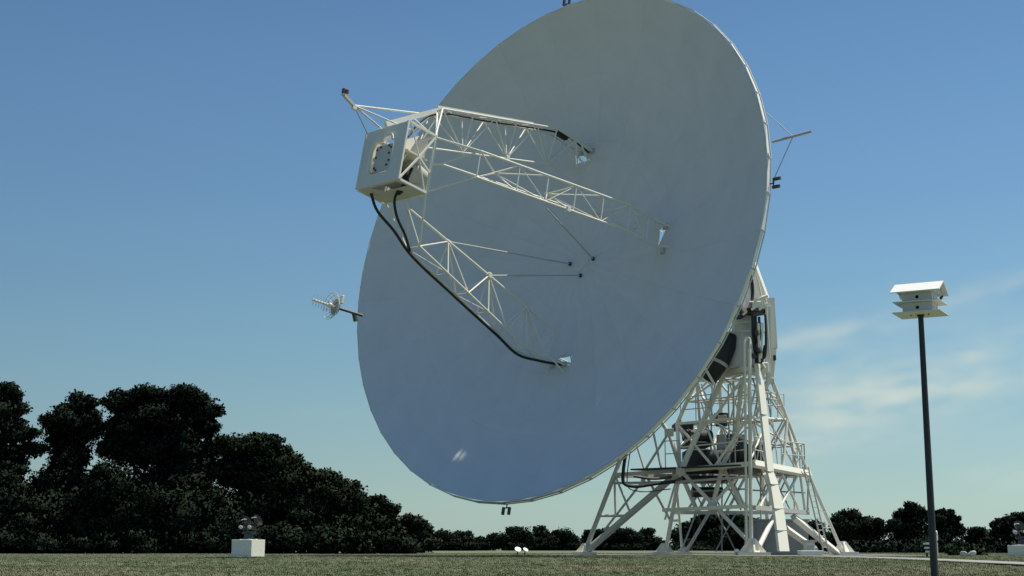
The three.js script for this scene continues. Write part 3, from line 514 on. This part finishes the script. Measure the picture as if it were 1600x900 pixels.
  hose('hose', tower, [P(1193, 744, 50.9), P(1199, 742, 50.9), P(1203, 752, 50.9), P(1206, 790, 50.9)], .09, creamPaint, TB);
  // ladder up to the platform
  {
    const a0 = FR(1284, 864), a1 = FR(1252, 730), b0 = FR(1292, 864), b1 = FR(1259.5, 730), z = V(.0, 0, .35); [a0, a1, b0, b1].forEach(p => p.add(z));
    const l = bar('ladder', tower, a0, a1, .03, whiteWornShade, TB); l.userData.label = 'steel ladder beside the right leg'; bar('ladder_rail', tower, b0, b1, .03, whiteWornShade, TB);
    for (let k = 1; k < 15; k++) bar('ladder_rung', tower, a0.clone().lerp(a1, k / 15), b0.clone().lerp(b1, k / 15), .016, greySteel, TB);
    for (const k of [.3, .5, .7, .9]) bar('ladder_hoop', tower, b0.clone().lerp(b1, k), FR(1316 - 54 * k, 862 - 124 * k), .015, whiteWornShade, TB);
  }
}
// huts and cabinets under the tower
{
  const mk = (name, label, cat, px0, px1, y0, d, dep, m, roof) => {
    const a = P(px0, 866, d), b = P(px1, y0, d), W = b.x - a.x, H = b.y - .03, t = thing(name, label, cat, V((a.x + b.x) / 2, .03, -d - dep / 2));
    mesh('wall', new RoundedBoxGeometry(W, H, dep, 2, .02).translate(0, H / 2, 0), m, t); if (roof) mesh('roof', new THREE.BoxGeometry(W + .12, .07, dep + .12).translate(0, H + .036, 0), roof, t); return t;
  };
  const h = mk('equipment_hut', 'equipment hut under the right half of the tower, white walls greyed for shade', 'hut', 1183, 1262, 814, 55.6, 2.4, std(.42, .43, .43, .8), greySteel);  // shade on the white walls is put into their grey colour
  mesh('door', new THREE.BoxGeometry(.7, 1.05, .03).translate(-.35, .55, 1.217), std(.38, .39, .39, .7), h);
  const c = mk('control_cabinet', 'small white cabinet at the foot of the ladder', 'cabinet', 1259, 1273, 847, 51.5, .4, white, whiteWornShade); mesh('door', new THREE.BoxGeometry(.26, .3, .02).translate(0, .2, .212), whiteWornShade, c);
  const b = tag(new THREE.Group(), 'low pale concrete block on the apron before the ladder', 'block'); b.name = 'concrete_block'; b.position.copy(P(1266, 866, 50)); b.position.y = .03; mesh('block', new RoundedBoxGeometry(.78, .17, .6, 2, .02).translate(0, .085, 0), concreteWhite, b);
  const f = thing('ground_lamp', 'tiny white ground lamp left of the near tower foot', 'lamp', V(P(1151, 862, 49.8).x, .03, -49.8)); mesh('lamp_head', new THREE.SphereGeometry(.08, 14, 10).scale(1.2, .9, 1).translate(0, .16, 0), white, f); mesh('stake', new THREE.CylinderGeometry(.015, .015, .12, 8).translate(0, .06, 0), darkSteelShade, f);
}

// ------------------------------------------------------------------ birdhouse on its pole
{
  const d = 19, top = P(1438.5, 492, d), base = V(top.x, gh(top.x, -d), -d);
  const bh = thing('birdhouse', 'white two storey birdhouse with pitched roof on a tall dark pole', 'birdhouse', base);
  const H = top.y - base.y;
  const poleMat = std(.018, .023, .026, .6);
  mesh('pole', new THREE.CylinderGeometry(.036, .052, H, 20).translate(0, H / 2, 0), poleMat, bh);
  const g = new THREE.Group(); g.name = 'house'; g.position.set(0, H, 0); g.rotation.y = -.50; bh.add(g);   // long side turned to the left of the camera
  const W = std(.68, .68, .63, .6), WF = std(.60, .60, .58, .65);
  const bx = (n, w, h, dd, x, y, z, m, p = g) => mesh(n, new RoundedBoxGeometry(w, h, dd, 1, .004).translate(x, y, z), m, p);
  bx('porch', .64, .014, .58, 0, .008, 0, W); bx('porch', .62, .012, .56, 0, .155, 0, W);
  for (const y of [.017, .163]) {                                // walls of each storey with a real round hole in front
    const s = new THREE.Shape(); s.moveTo(-.2, 0); s.lineTo(.2, 0); s.lineTo(.2, .13); s.lineTo(-.2, .13); s.closePath();
    const hp = new THREE.Path(); hp.absarc(0, .062, .024, 0, 6.2832, true); s.holes.push(hp);
    const fr = mesh('wall', new THREE.ExtrudeGeometry(s, { depth: .012, bevelEnabled: false, curveSegments: 20 }).translate(0, y, .163), WF, g);
    mesh('wall', new THREE.BoxGeometry(.4, .13, .012).translate(0, y + .065, -.169), WF, g);
    for (const sx of [-1, 1]) { const e = new THREE.Shape(); e.moveTo(-.163, 0); e.lineTo(.163, 0); e.lineTo(.163, .13); e.lineTo(-.163, .13); e.closePath(); for (const q of [-.08, .08]) { const h2 = new THREE.Path(); h2.absarc(q, .062, .022, 0, 6.2832, true); e.holes.push(h2); } mesh('wall', new THREE.ExtrudeGeometry(e, { depth: .012, bevelEnabled: false, curveSegments: 16 }).rotateY(Math.PI / 2).translate(sx > 0 ? .188 : -.2, y, 0), WF, g); }
    bx('inner_wall', .37, .12, .10, 0, y + .064, 0, darkSteelShade);
  }
  const rise = .155, run = .30, y0 = .285, L = .66;
  for (const s of [-1, 1]) { const p = [V(-L / 2, y0, s * run), V(L / 2, y0, s * run), V(L / 2, y0 + rise, 0), V(-L / 2, y0 + rise, 0)]; mesh('roof_slope', polyPrism(p, .014), W, g); }
  for (const s of [-1, 1]) mesh('gable', polyPrism([V(s * .25, y0 + .006, -.25), V(s * .25, y0 + .006, .25), V(s * .25, y0 + .13, 0)], .012), WF, g);
  bx('ceiling', .52, .012, .5, 0, y0 + .004, 0, WF);
  mesh('mount_plate', new THREE.CylinderGeometry(.05, .05, .02, 16).translate(0, -.011, 0), poleMat, g);
  for (const x of [-.12, .12]) mesh('mount_bolt', new THREE.CylinderGeometry(.008, .008, .02, 8).translate(x, -.008, .05), poleMat, g);
  g.updateWorldMatrix(true, false);
  // flatten: the house's pieces become parts of the birdhouse itself
  for (const m of [...g.children]) { m.position.applyQuaternion(g.quaternion).add(g.position); m.quaternion.premultiply(g.quaternion); bh.add(m); }
  bh.remove(g);
  // bird perched on the porch end
  const bp = V(.285, .161, .02).applyQuaternion(g.quaternion).add(g.position).add(base);
  const bird = thing('bird', 'small dark bird perched on the birdhouse porch', 'bird', bp, undefined, .8);
  const pr = [[0, -.085], [.006, -.075], [.009, -.05], [.02, -.03], [.028, 0], [.026, .022], [.018, .038], [.019, .05], [.015, .062], [.006, .068], [.003, .08], [0, .084]].map(([r, y]) => new THREE.Vector2(r, y));
  mesh('body', new THREE.LatheGeometry(pr, 18).scale(.72, .72, .72).rotateX(.8).translate(0, .042, 0), std(.02, .022, .035, .5), bird);
  for (const x of [-.01, .01]) mesh('leg', new THREE.CylinderGeometry(.003, .003, .035, 6).translate(x, .0175, 0), darkSteelShade, bird);
}

// ------------------------------------------------------------------ instrument blocks and lamps on the lawn
function instrumentBlock(px, d, s, h, turn, lab) {
  const x = P(px, 868, d).x, b = tag(Object.assign(new THREE.Group(), { name: 'concrete_pedestal' }), lab[0], 'pedestal', 'pale pedestals on the lawn'); b.position.set(x, gh(x, -d) - .01, -d); b.rotation.y = turn;
  mesh('pedestal_block', new RoundedBoxGeometry(s, h, s, 2, .012).translate(0, h / 2, 0), concreteWhite, b); mesh('cap', new RoundedBoxGeometry(s * .55, .018, s * .55, 1, .004).translate(0, h + .0091, 0), white, b);
  const t = thing('tracking_instrument', lab[1], 'instrument', V(x, b.position.y + h + .019, -d), 'twin instruments on pedestals', turn + .2);
  const kk = .72;
  mesh('base', new THREE.CylinderGeometry(.12, .17, .16, 20).translate(0, .08, 0), darkGear, t);
  mesh('yoke', new RoundedBoxGeometry(.44, .10, .16, 2, .03).translate(0, .21, 0), darkGear, t);
  for (const sx of [-1, 1]) {
    const bw = []; for (let i = 0; i <= 8; i++) { const r = i / 8 * .2; bw.push(new THREE.Vector2(r, r * r / .35)); } for (let i = 8; i >= 0; i--) { const r = i / 8 * .205; bw.push(new THREE.Vector2(r, r * r / .35 - .012)); }
    const dsh = mesh('hood', new THREE.LatheGeometry(bw, 24).rotateX(-1.0).rotateY(-.6).translate(sx * .17 + .05, .52 + sx * .03, -.02), std(.06, .06, .062, .35), t);
    mesh('hood_rim', new THREE.TorusGeometry(.2, .011, 6, 24, 1.9).rotateZ(.25).rotateY(.35).translate(sx * .17 + .05, .46 + sx * .03, .06), chrome, t);
    mesh('barrel', new THREE.CylinderGeometry(.055, .07, .30, 16).rotateX(Math.PI / 2 - .35).translate(sx * .15, .33, .02), darkGear, t);
    mesh('lens_ring', new THREE.CylinderGeometry(.05, .06, .09, 16).rotateX(Math.PI / 2 - .6).rotateY(-.5).translate(sx * .15 - .06, .33 + .05, .17), std(.36, .37, .38, .4), t);
    mesh('hood_arm', new RoundedBoxGeometry(.05, .26, .05, 1, .01).translate(sx * .16 + .02, .36, -.06), darkGear, t);
  }
}
instrumentBlock(387.5, 46, .76, .57, -.42, ['white square concrete pedestal standing before the dark left trees', 'dark twin headed tracking instrument on the pedestal before the left trees']);
instrumentBlock(1600, 44, .76, .36, -.60, ['white concrete pedestal cut by the right edge of the picture', 'dark twin headed instrument on the pedestal at the right picture edge']);
function floodlight(px, py, d, r, yaw, tilt, label, mat) {
  const c = P(px, py, d), g0 = gh(c.x, -d), t = thing('floodlight', label, 'floodlight', V(c.x, g0, -d), 'round floodlights on the lawn', yaw), h = Math.max(.08, c.y - g0);
  const pr = [[0, -.10], [.06, -.10], [.10, -.07], [.155, 0], [.165, .03], [.16, .05], [0, .045]].map(([x, y]) => new THREE.Vector2(x * r / .16, y * r / .16));
  mesh('lamp_shell', new THREE.LatheGeometry(pr, 24).rotateX(tilt).translate(0, h, 0), mat, t);
  mesh('stand', new THREE.CylinderGeometry(.02, .03, h, 10).translate(0, h / 2, -.03), darkSteelShade, t); mesh('base_plate', new THREE.CylinderGeometry(.11, .12, .025, 16).translate(0, .0126, -.03), darkSteelShade, t);
}
const lampWhite = std(.66, .66, .62, .4);
floodlight(809, 859, 56, .125, .35, .75, 'white floodlight below the dish, the larger left one of the pair', lampWhite);
floodlight(821, 859.5, 57, .11, .75, .75, 'white floodlight below the dish, the narrower right one of the pair', lampWhite);
floodlight(1506, 870.5, 44, .11, -.5, -.6, 'pale floodlight by the bush, the left one of the right hand pair', std(.5, .52, .52, .4));
floodlight(1519.5, 869.5, 44, .13, .4, -.6, 'pale floodlight by the bush, the right one of the right hand pair', std(.62, .63, .62, .4));
{
  const d = 40, c = P(1449, 866, d), g0 = gh(c.x, -d), s = thing('slat_sign', 'low post sign of three short white boards left of the pole', 'sign', V(c.x, g0, -d));
  mesh('post', new THREE.BoxGeometry(.05, .62, .05).translate(0, .31, -.032), darkSteelShade, s);
  [[849.5, .20], [856, .18], [862, .15]].forEach(([py, w], i) => mesh('board', new RoundedBoxGeometry(w, .05, .014, 1, .004).translate(i * .012, P(1449, py, d).y - g0, 0), white, s));
  const q = P(1464, 878, 41), q0 = gh(q.x, -41), p = thing('white_post', 'short white post with a rounded cap right behind the pole', 'post', V(q.x, q0, -41));
  mesh('shaft', new THREE.CylinderGeometry(.045, .05, .52, 16).translate(0, .26, 0), whiteWornShade, p); const hd = mesh('head', new THREE.CylinderGeometry(.062, .062, .22, 16).translate(0, .60, 0), white, p); mesh('cap', new THREE.SphereGeometry(.062, 16, 8, 0, 6.2832, 0, Math.PI / 2).translate(0, .711, 0), white, p);
  mesh('band', new THREE.CylinderGeometry(.064, .064, .03, 16).translate(0, .66, 0), greySteel, p);
}

// ------------------------------------------------------------------ trees
const dull = (r, g, b, extra) => new THREE.MeshPhysicalMaterial({ color: new THREE.Color().setRGB(r, g, b), roughness: 1, specularIntensity: .12, ...extra });
const leafMats = [dull(.019, .031, .021, { vertexColors: true, side: THREE.DoubleSide }), dull(.023, .037, .022, { vertexColors: true, side: THREE.DoubleSide })];
const barkMat = std(.05, .042, .035, .95);
function crownGeo(blobs, leaf, cover, seed) {                  // blobs: [x, y, z, rx, ry, rz]; thousands of small leaf faces round and inside each clump
  const R = rng(seed), pos = [], col = [], nor = [];
  for (const [bx, by, bz, rx, ry, rz] of blobs) {
    const area = 4 * Math.PI * Math.pow((Math.pow(rx * ry, 1.6) + Math.pow(rx * rz, 1.6) + Math.pow(ry * rz, 1.6)) / 3, 1 / 1.6);
    const n = Math.round(area * cover / (leaf * leaf * .5)), ph = R() * 100;
    for (let i = 0; i < n; i++) {
      const z = R() * 2 - 1, a = R() * 6.2832, s = Math.sqrt(1 - z * z), ux = s * Math.cos(a), uy = z, uz = s * Math.sin(a);
      const lump = 1 + .55 * perlin.noise(ux * 2.2 + ph, uy * 2.2, uz * 2.2) + .35 * perlin.noise(ux * 5 + ph, uy * 5, uz * 5);
      const rr = lump * (.62 + .42 * Math.pow(R(), .6));
      const c = V(bx + ux * rx * rr, by + uy * ry * rr, bz + uz * rz * rr);
      if (c.y < .02) c.y = .02 + R() * .2;
      const O = V(ux / rx, uy / ry, uz / rz).normalize(); const e1 = V(R() - .5, R() - .5, R() - .5).normalize(), e2 = V(R() - .5, R() - .5, R() - .5); e2.addScaledVector(e1, -e2.dot(e1)).normalize();
      const l = leaf * (.6 + R() * .8), w = l * .55, N = new THREE.Vector3().crossVectors(e1, e2); if (N.x * ux + N.y * uy + N.z * uz < 0) N.negate(); N.multiplyScalar(.45).addScaledVector(O, .8).normalize();
      const A = c.clone().addScaledVector(e1, -l * .6), B = c.clone().addScaledVector(e2, w * .6), C = c.clone().addScaledVector(e1, l * .6), E = c.clone().addScaledVector(e2, -w * .6);
      const k = .75 + R() * .5, y = R() < .12 ? 1.25 : 1;
      for (const p of [A, B, C, A, C, E]) { pos.push(p.x, p.y, p.z); nor.push(N.x, N.y, N.z); col.push(k * y, k, k * .95); }
    }
    // twiggy heart of the clump
    const ico = new THREE.IcosahedronGeometry(1, 2)  , ip = ico.attributes.position;
    for (let i = 0; i < ip.count; i++) { const x = ip.getX(i), y = ip.getY(i), z = ip.getZ(i), m = .66 * (1 + .55 * perlin.noise(x * 2.2 + ph, y * 2.2, z * 2.2) + .3 * perlin.noise(x * 5 + ph, y * 5, z * 5)); pos.push(bx + x * rx * m, Math.max(.0, by + y * ry * m), bz + z * rz * m); const l = Math.hypot(x, y, z); nor.push(x / l, y / l, z / l); col.push(.8, .8, .75); }
  }
  const g = new THREE.BufferGeometry(); g.setAttribute('position', new THREE.Float32BufferAttribute(pos, 3)); g.setAttribute('normal', new THREE.Float32BufferAttribute(nor, 3)); g.setAttribute('color', new THREE.Float32BufferAttribute(col, 3));
  return g;
}
function trunkGeo(H, r, blobs) {
  const gs = []; const lath = [[r * 1.5, 0], [r * 1.1, H * .05], [r, H * .2], [r * .7, H * .6], [r * .25, H]].map(([a, b]) => new THREE.Vector2(a, b));
  gs.push(new THREE.LatheGeometry(lath, 10).toNonIndexed());
  for (const [x, y, z] of blobs) { const from = V(0, Math.min(y * .62, H * .8), 0), to = V(x, y, z); const d = to.clone().sub(from), L = d.length(); if (L < .3) continue; const c = new THREE.CylinderGeometry(r * .12, r * .38, L, 6).toNonIndexed(); c.applyQuaternion(new THREE.Quaternion().setFromUnitVectors(YUP, d.normalize())); const m = from.clone().add(to).multiplyScalar(.5); c.translate(m.x, m.y, m.z); gs.push(c); }
  return mergeGeometries(gs);
}
let treeSeed = 100;
function tree(name, label, cat, group, px, d, spec, leaf, cover = 1.5, mat = 0) {     // spec: clumps as [px, py, rx, ry] in photograph pixels at that distance
  const m = d / 2230, R = rng(treeSeed += 17), x0 = P(px, 866, d).x, base = V(x0, gh(x0, -d), -d), t = thing(name, label, cat, base, group);
  const blobs = spec.map(([bx, by, rx, ry, dz = (R() - .5) * 1.0]) => { const q = P(bx, by, d), r = rx * m; return [q.x - x0, q.y - base.y, dz * Math.min(r, 1.6), r, ry * m, r * (.8 + R() * .3)]; });
  for (const [x, y, z, rx, ry, rz] of [...blobs]) for (let k = 0; k < 7; k++) {
    const a = R() * 6.2832, e = Math.asin(R() * 1.5 - .5), f = .34 + R() * .22, o = .70 + R() * .22;
    blobs.push([x + rx * o * Math.cos(a) * Math.cos(e), y + ry * o * Math.sin(e), z + rz * o * Math.sin(a) * Math.cos(e), rx * f, ry * f * .9, rz * f]);
  }
  for (const b of blobs.slice(0, spec.length)) { b[3] *= .86; b[4] *= .86; b[5] *= .86; }
  const H = Math.max(...blobs.slice(0, spec.length).map(b => b[1]));
  mesh('trunk', trunkGeo(H, Math.max(.06, H * .022), blobs.slice(0, spec.length)), barkMat, t);
  mesh('crown', crownGeo(blobs, leaf, cover, treeSeed), leafMats[mat], t);
  return t;
}
const LG = 'big trees of the left belt', CG = 'distant trees below the dish', RG = 'trees behind the tower on the right';
tree('pine_tree', 'dark layered pine at the left edge of the picture', 'tree', LG, 8, 78, [[12, 618, 22, 20], [2, 645, 40, 22], [22, 668, 26, 14], [-25, 660, 34, 30], [30, 682, 30, 12], [-10, 700, 40, 12], [18, 735, 30, 16], [46, 703, 24, 13], [6, 716, 32, 14], [-20, 760, 50, 40]], .15);
tree('broadleaf_tree', 'dark tree with a narrow domed top beside the edge pine', 'tree', LG, 108, 80, [[124, 636, 24, 20], [110, 660, 34, 24], [96, 690, 36, 30], [134, 672, 24, 30], [112, 725, 28, 40], [100, 780, 45, 45], [128, 650, 24, 20]], .15);
tree('broadleaf_tree', 'broad flat topped dark tree, the largest of the left belt', 'tree', LG, 255, 79, [[192, 632, 34, 20], [235, 624, 42, 22], [282, 625, 42, 22], [318, 640, 30, 20], [262, 652, 62, 26], [215, 668, 38, 22], [302, 666, 34, 26], [205, 705, 42, 34], [260, 705, 48, 36], [310, 720, 32, 40], [172, 690, 22, 36], [330, 668, 18, 14], [250, 770, 80, 50]], .15);
tree('broadleaf_tree', 'rounded dark tree right behind the pedestal', 'tree', LG, 398, 76, [[370, 700, 34, 22], [410, 700, 38, 22], [440, 718, 26, 24], [352, 735, 30, 30], [395, 745, 52, 34], [436, 765, 34, 40], [395, 810, 70, 45]], .15, 1.5, 1);
tree('broadleaf_tree', 'dark tree with ragged shoulder left of the dish bottom', 'tree', LG, 510, 77, [[470, 750, 34, 24], [508, 752, 32, 20], [540, 768, 22, 20], [495, 785, 56, 34], [550, 800, 30, 38], [500, 830, 70, 38], [456, 790, 30, 40]], .15, 1.5, 1);
tree('broadleaf_tree', 'smaller dark tree where the left belt steps down', 'tree', LG, 592, 80, [[588, 790, 22, 16], [604, 806, 22, 20], [580, 822, 34, 30], [606, 842, 34, 24]], .15, 1.5, 1);
tree('broadleaf_tree', 'low dark tree at the right end of the left belt', 'tree', LG, 640, 84, [[640, 818, 22, 14], [655, 834, 20, 18], [628, 842, 30, 22], [650, 852, 34, 14]], .15, 1.5, 1);
tree('undergrowth_bush', 'dark undergrowth below the edge pine', 'bush', 'undergrowth of the left belt', 30, 74, [[-30, 830, 60, 40], [40, 825, 60, 45], [0, 780, 50, 40], [80, 812, 40, 40]], .15);
tree('undergrowth_bush', 'dark undergrowth below the broad flat topped tree', 'bush', 'undergrowth of the left belt', 210, 73, [[140, 820, 55, 48], [210, 815, 60, 52], [290, 815, 55, 50], [345, 820, 40, 48], [175, 760, 40, 40]], .15);
tree('undergrowth_bush', 'dark low thicket right of the pedestal', 'bush', 'undergrowth of the left belt', 470, 72, [[400, 845, 40, 26], [450, 848, 40, 24], [500, 850, 36, 22], [570, 853, 40, 18], [620, 856, 36, 14], [360, 840, 30, 30]], .15, 1.5);
tree('undergrowth_bush', 'dark low scrub along the lawn edge below the broad tree', 'bush', 'undergrowth of the left belt', 170, 72, [[-20, 850, 50, 24], [50, 850, 40, 24], [110, 852, 40, 20], [170, 852, 40, 20], [230, 852, 40, 20], [290, 852, 40, 20], [335, 852, 30, 20]], .15, 1.5);
tree('undergrowth_bush', 'low pale green shrub at the foot of the left belt', 'bush', 'undergrowth of the left belt', 535, 70, [[515, 853, 18, 12], [545, 850, 24, 13], [566, 856, 18, 9]], .2, 1.5, 1);
for (const [px, d, lab, spec] of [
  [705, 200, 'far bushy tree beside the low end of the left belt', [[690, 848, 20, 14], [712, 845, 18, 12], [720, 855, 22, 9], [680, 856, 18, 9]]],
  [752, 240, 'low far scrub left of the floodlight pair', [[745, 853, 16, 9], [768, 852, 12, 10], [770, 843, 6, 8], [735, 857, 18, 6]]],
  [806, 230, 'far dome crowned tree right behind the floodlight pair', [[790, 846, 14, 12], [812, 838, 16, 12], [820, 850, 14, 12], [800, 856, 22, 8]]],
  [846, 235, 'far tree with a peaked top below the dish', [[846, 832, 9, 9], [842, 844, 14, 11], [858, 848, 12, 10], [846, 857, 20, 8]]],
  [884, 232, 'far round tree left of the far left tower foot', [[880, 838, 13, 10], [888, 848, 17, 12], [870, 852, 14, 10], [890, 858, 20, 7]]],
  [930, 238, 'far tree behind the far left tower foot', [[922, 842, 13, 10], [940, 838, 12, 9], [935, 852, 20, 12]]],
  [976, 230, 'far domed tree seen between the two left tower legs', [[975, 838, 14, 10], [965, 848, 16, 12], [988, 848, 14, 12], [975, 858, 24, 8]]],
  [1012, 235, 'far tree just left of the slim back tower leg', [[1010, 838, 11, 9], [1016, 850, 15, 12], [1000, 855, 14, 9], [1028, 856, 12, 9]]],
  [1085, 215, 'far dark tree seen through the middle of the tower', [[1068, 838, 18, 16], [1095, 824, 20, 16], [1120, 818, 20, 14], [1140, 826, 22, 18], [1110, 846, 40, 18], [1090, 858, 44, 10]]],
]) tree('distant_tree', lab, 'tree', CG, px, d, spec.map(([a, b, c, e]) => [a, b - 1.5, c * 1.2, e * 1.18]), .30, 1.5);
for (const [px, d, lab, spec] of [
  [1160, 190, 'far dark tree hidden behind the tower centre', [[1146, 820, 20, 15], [1172, 826, 22, 18], [1160, 842, 34, 18], [1190, 842, 24, 16], [1165, 856, 40, 12]]],
  [1255, 180, 'dark tree behind the right tower leg', [[1240, 838, 20, 16], [1270, 832, 20, 16], [1290, 845, 18, 14], [1255, 855, 40, 14]]],
  [1335, 150, 'dark domed tree just right of the right tower foot', [[1328, 808, 16, 13], [1350, 818, 20, 12], [1315, 825, 22, 18], [1345, 838, 34, 20], [1372, 828, 18, 16], [1340, 856, 46, 14]]],
  [1422, 148, 'tallest tree on the right, left of the birdhouse pole', [[1424, 796, 13, 11], [1412, 808, 14, 11], [1438, 806, 13, 13], [1405, 822, 18, 14], [1428, 830, 30, 18], [1420, 852, 40, 18]]],
  [1478, 150, 'dark tree just right of the birdhouse pole', [[1472, 808, 12, 12], [1486, 812, 12, 12], [1462, 816, 12, 14], [1490, 826, 16, 14], [1472, 834, 26, 16], [1475, 855, 40, 15]]],
  [1530, 152, 'low dark tree in the dip of the right tree line', [[1520, 832, 16, 10], [1540, 836, 16, 9], [1530, 848, 26, 14], [1525, 860, 34, 9]]],
  [1590, 146, 'dark tree behind the pedestal at the right edge', [[1562, 822, 13, 11], [1582, 815, 18, 12], [1606, 812, 18, 12], [1585, 836, 34, 18], [1620, 830, 26, 24], [1580, 857, 44, 14]]],
]) tree('distant_tree', lab, 'tree', RG, px, d, spec, .23, 1.6);
tree('low_shrub', 'low green shrub behind the right hand floodlight pair', 'bush', undefined, 1505, 47, [[1490, 866, 14, 8], [1506, 863, 16, 9], [1520, 864, 14, 8], [1532, 869, 10, 5]], .12, 1.3, 1);
tree('low_shrub', 'dark clipped hedge right of the tower foot', 'bush', undefined, 1390, 90, [[1350, 858, 26, 12], [1390, 858, 30, 14], [1430, 858, 28, 12], [1470, 860, 24, 10], [1320, 860, 22, 9]], .22, 1.4);
tree('low_shrub', 'dark clipped hedge behind the right edge pedestal', 'bush', undefined, 1575, 92, [[1540, 862, 22, 9], [1575, 859, 26, 12], [1612, 860, 24, 12]], .22, 1.4);

renderer.render(scene, camera);
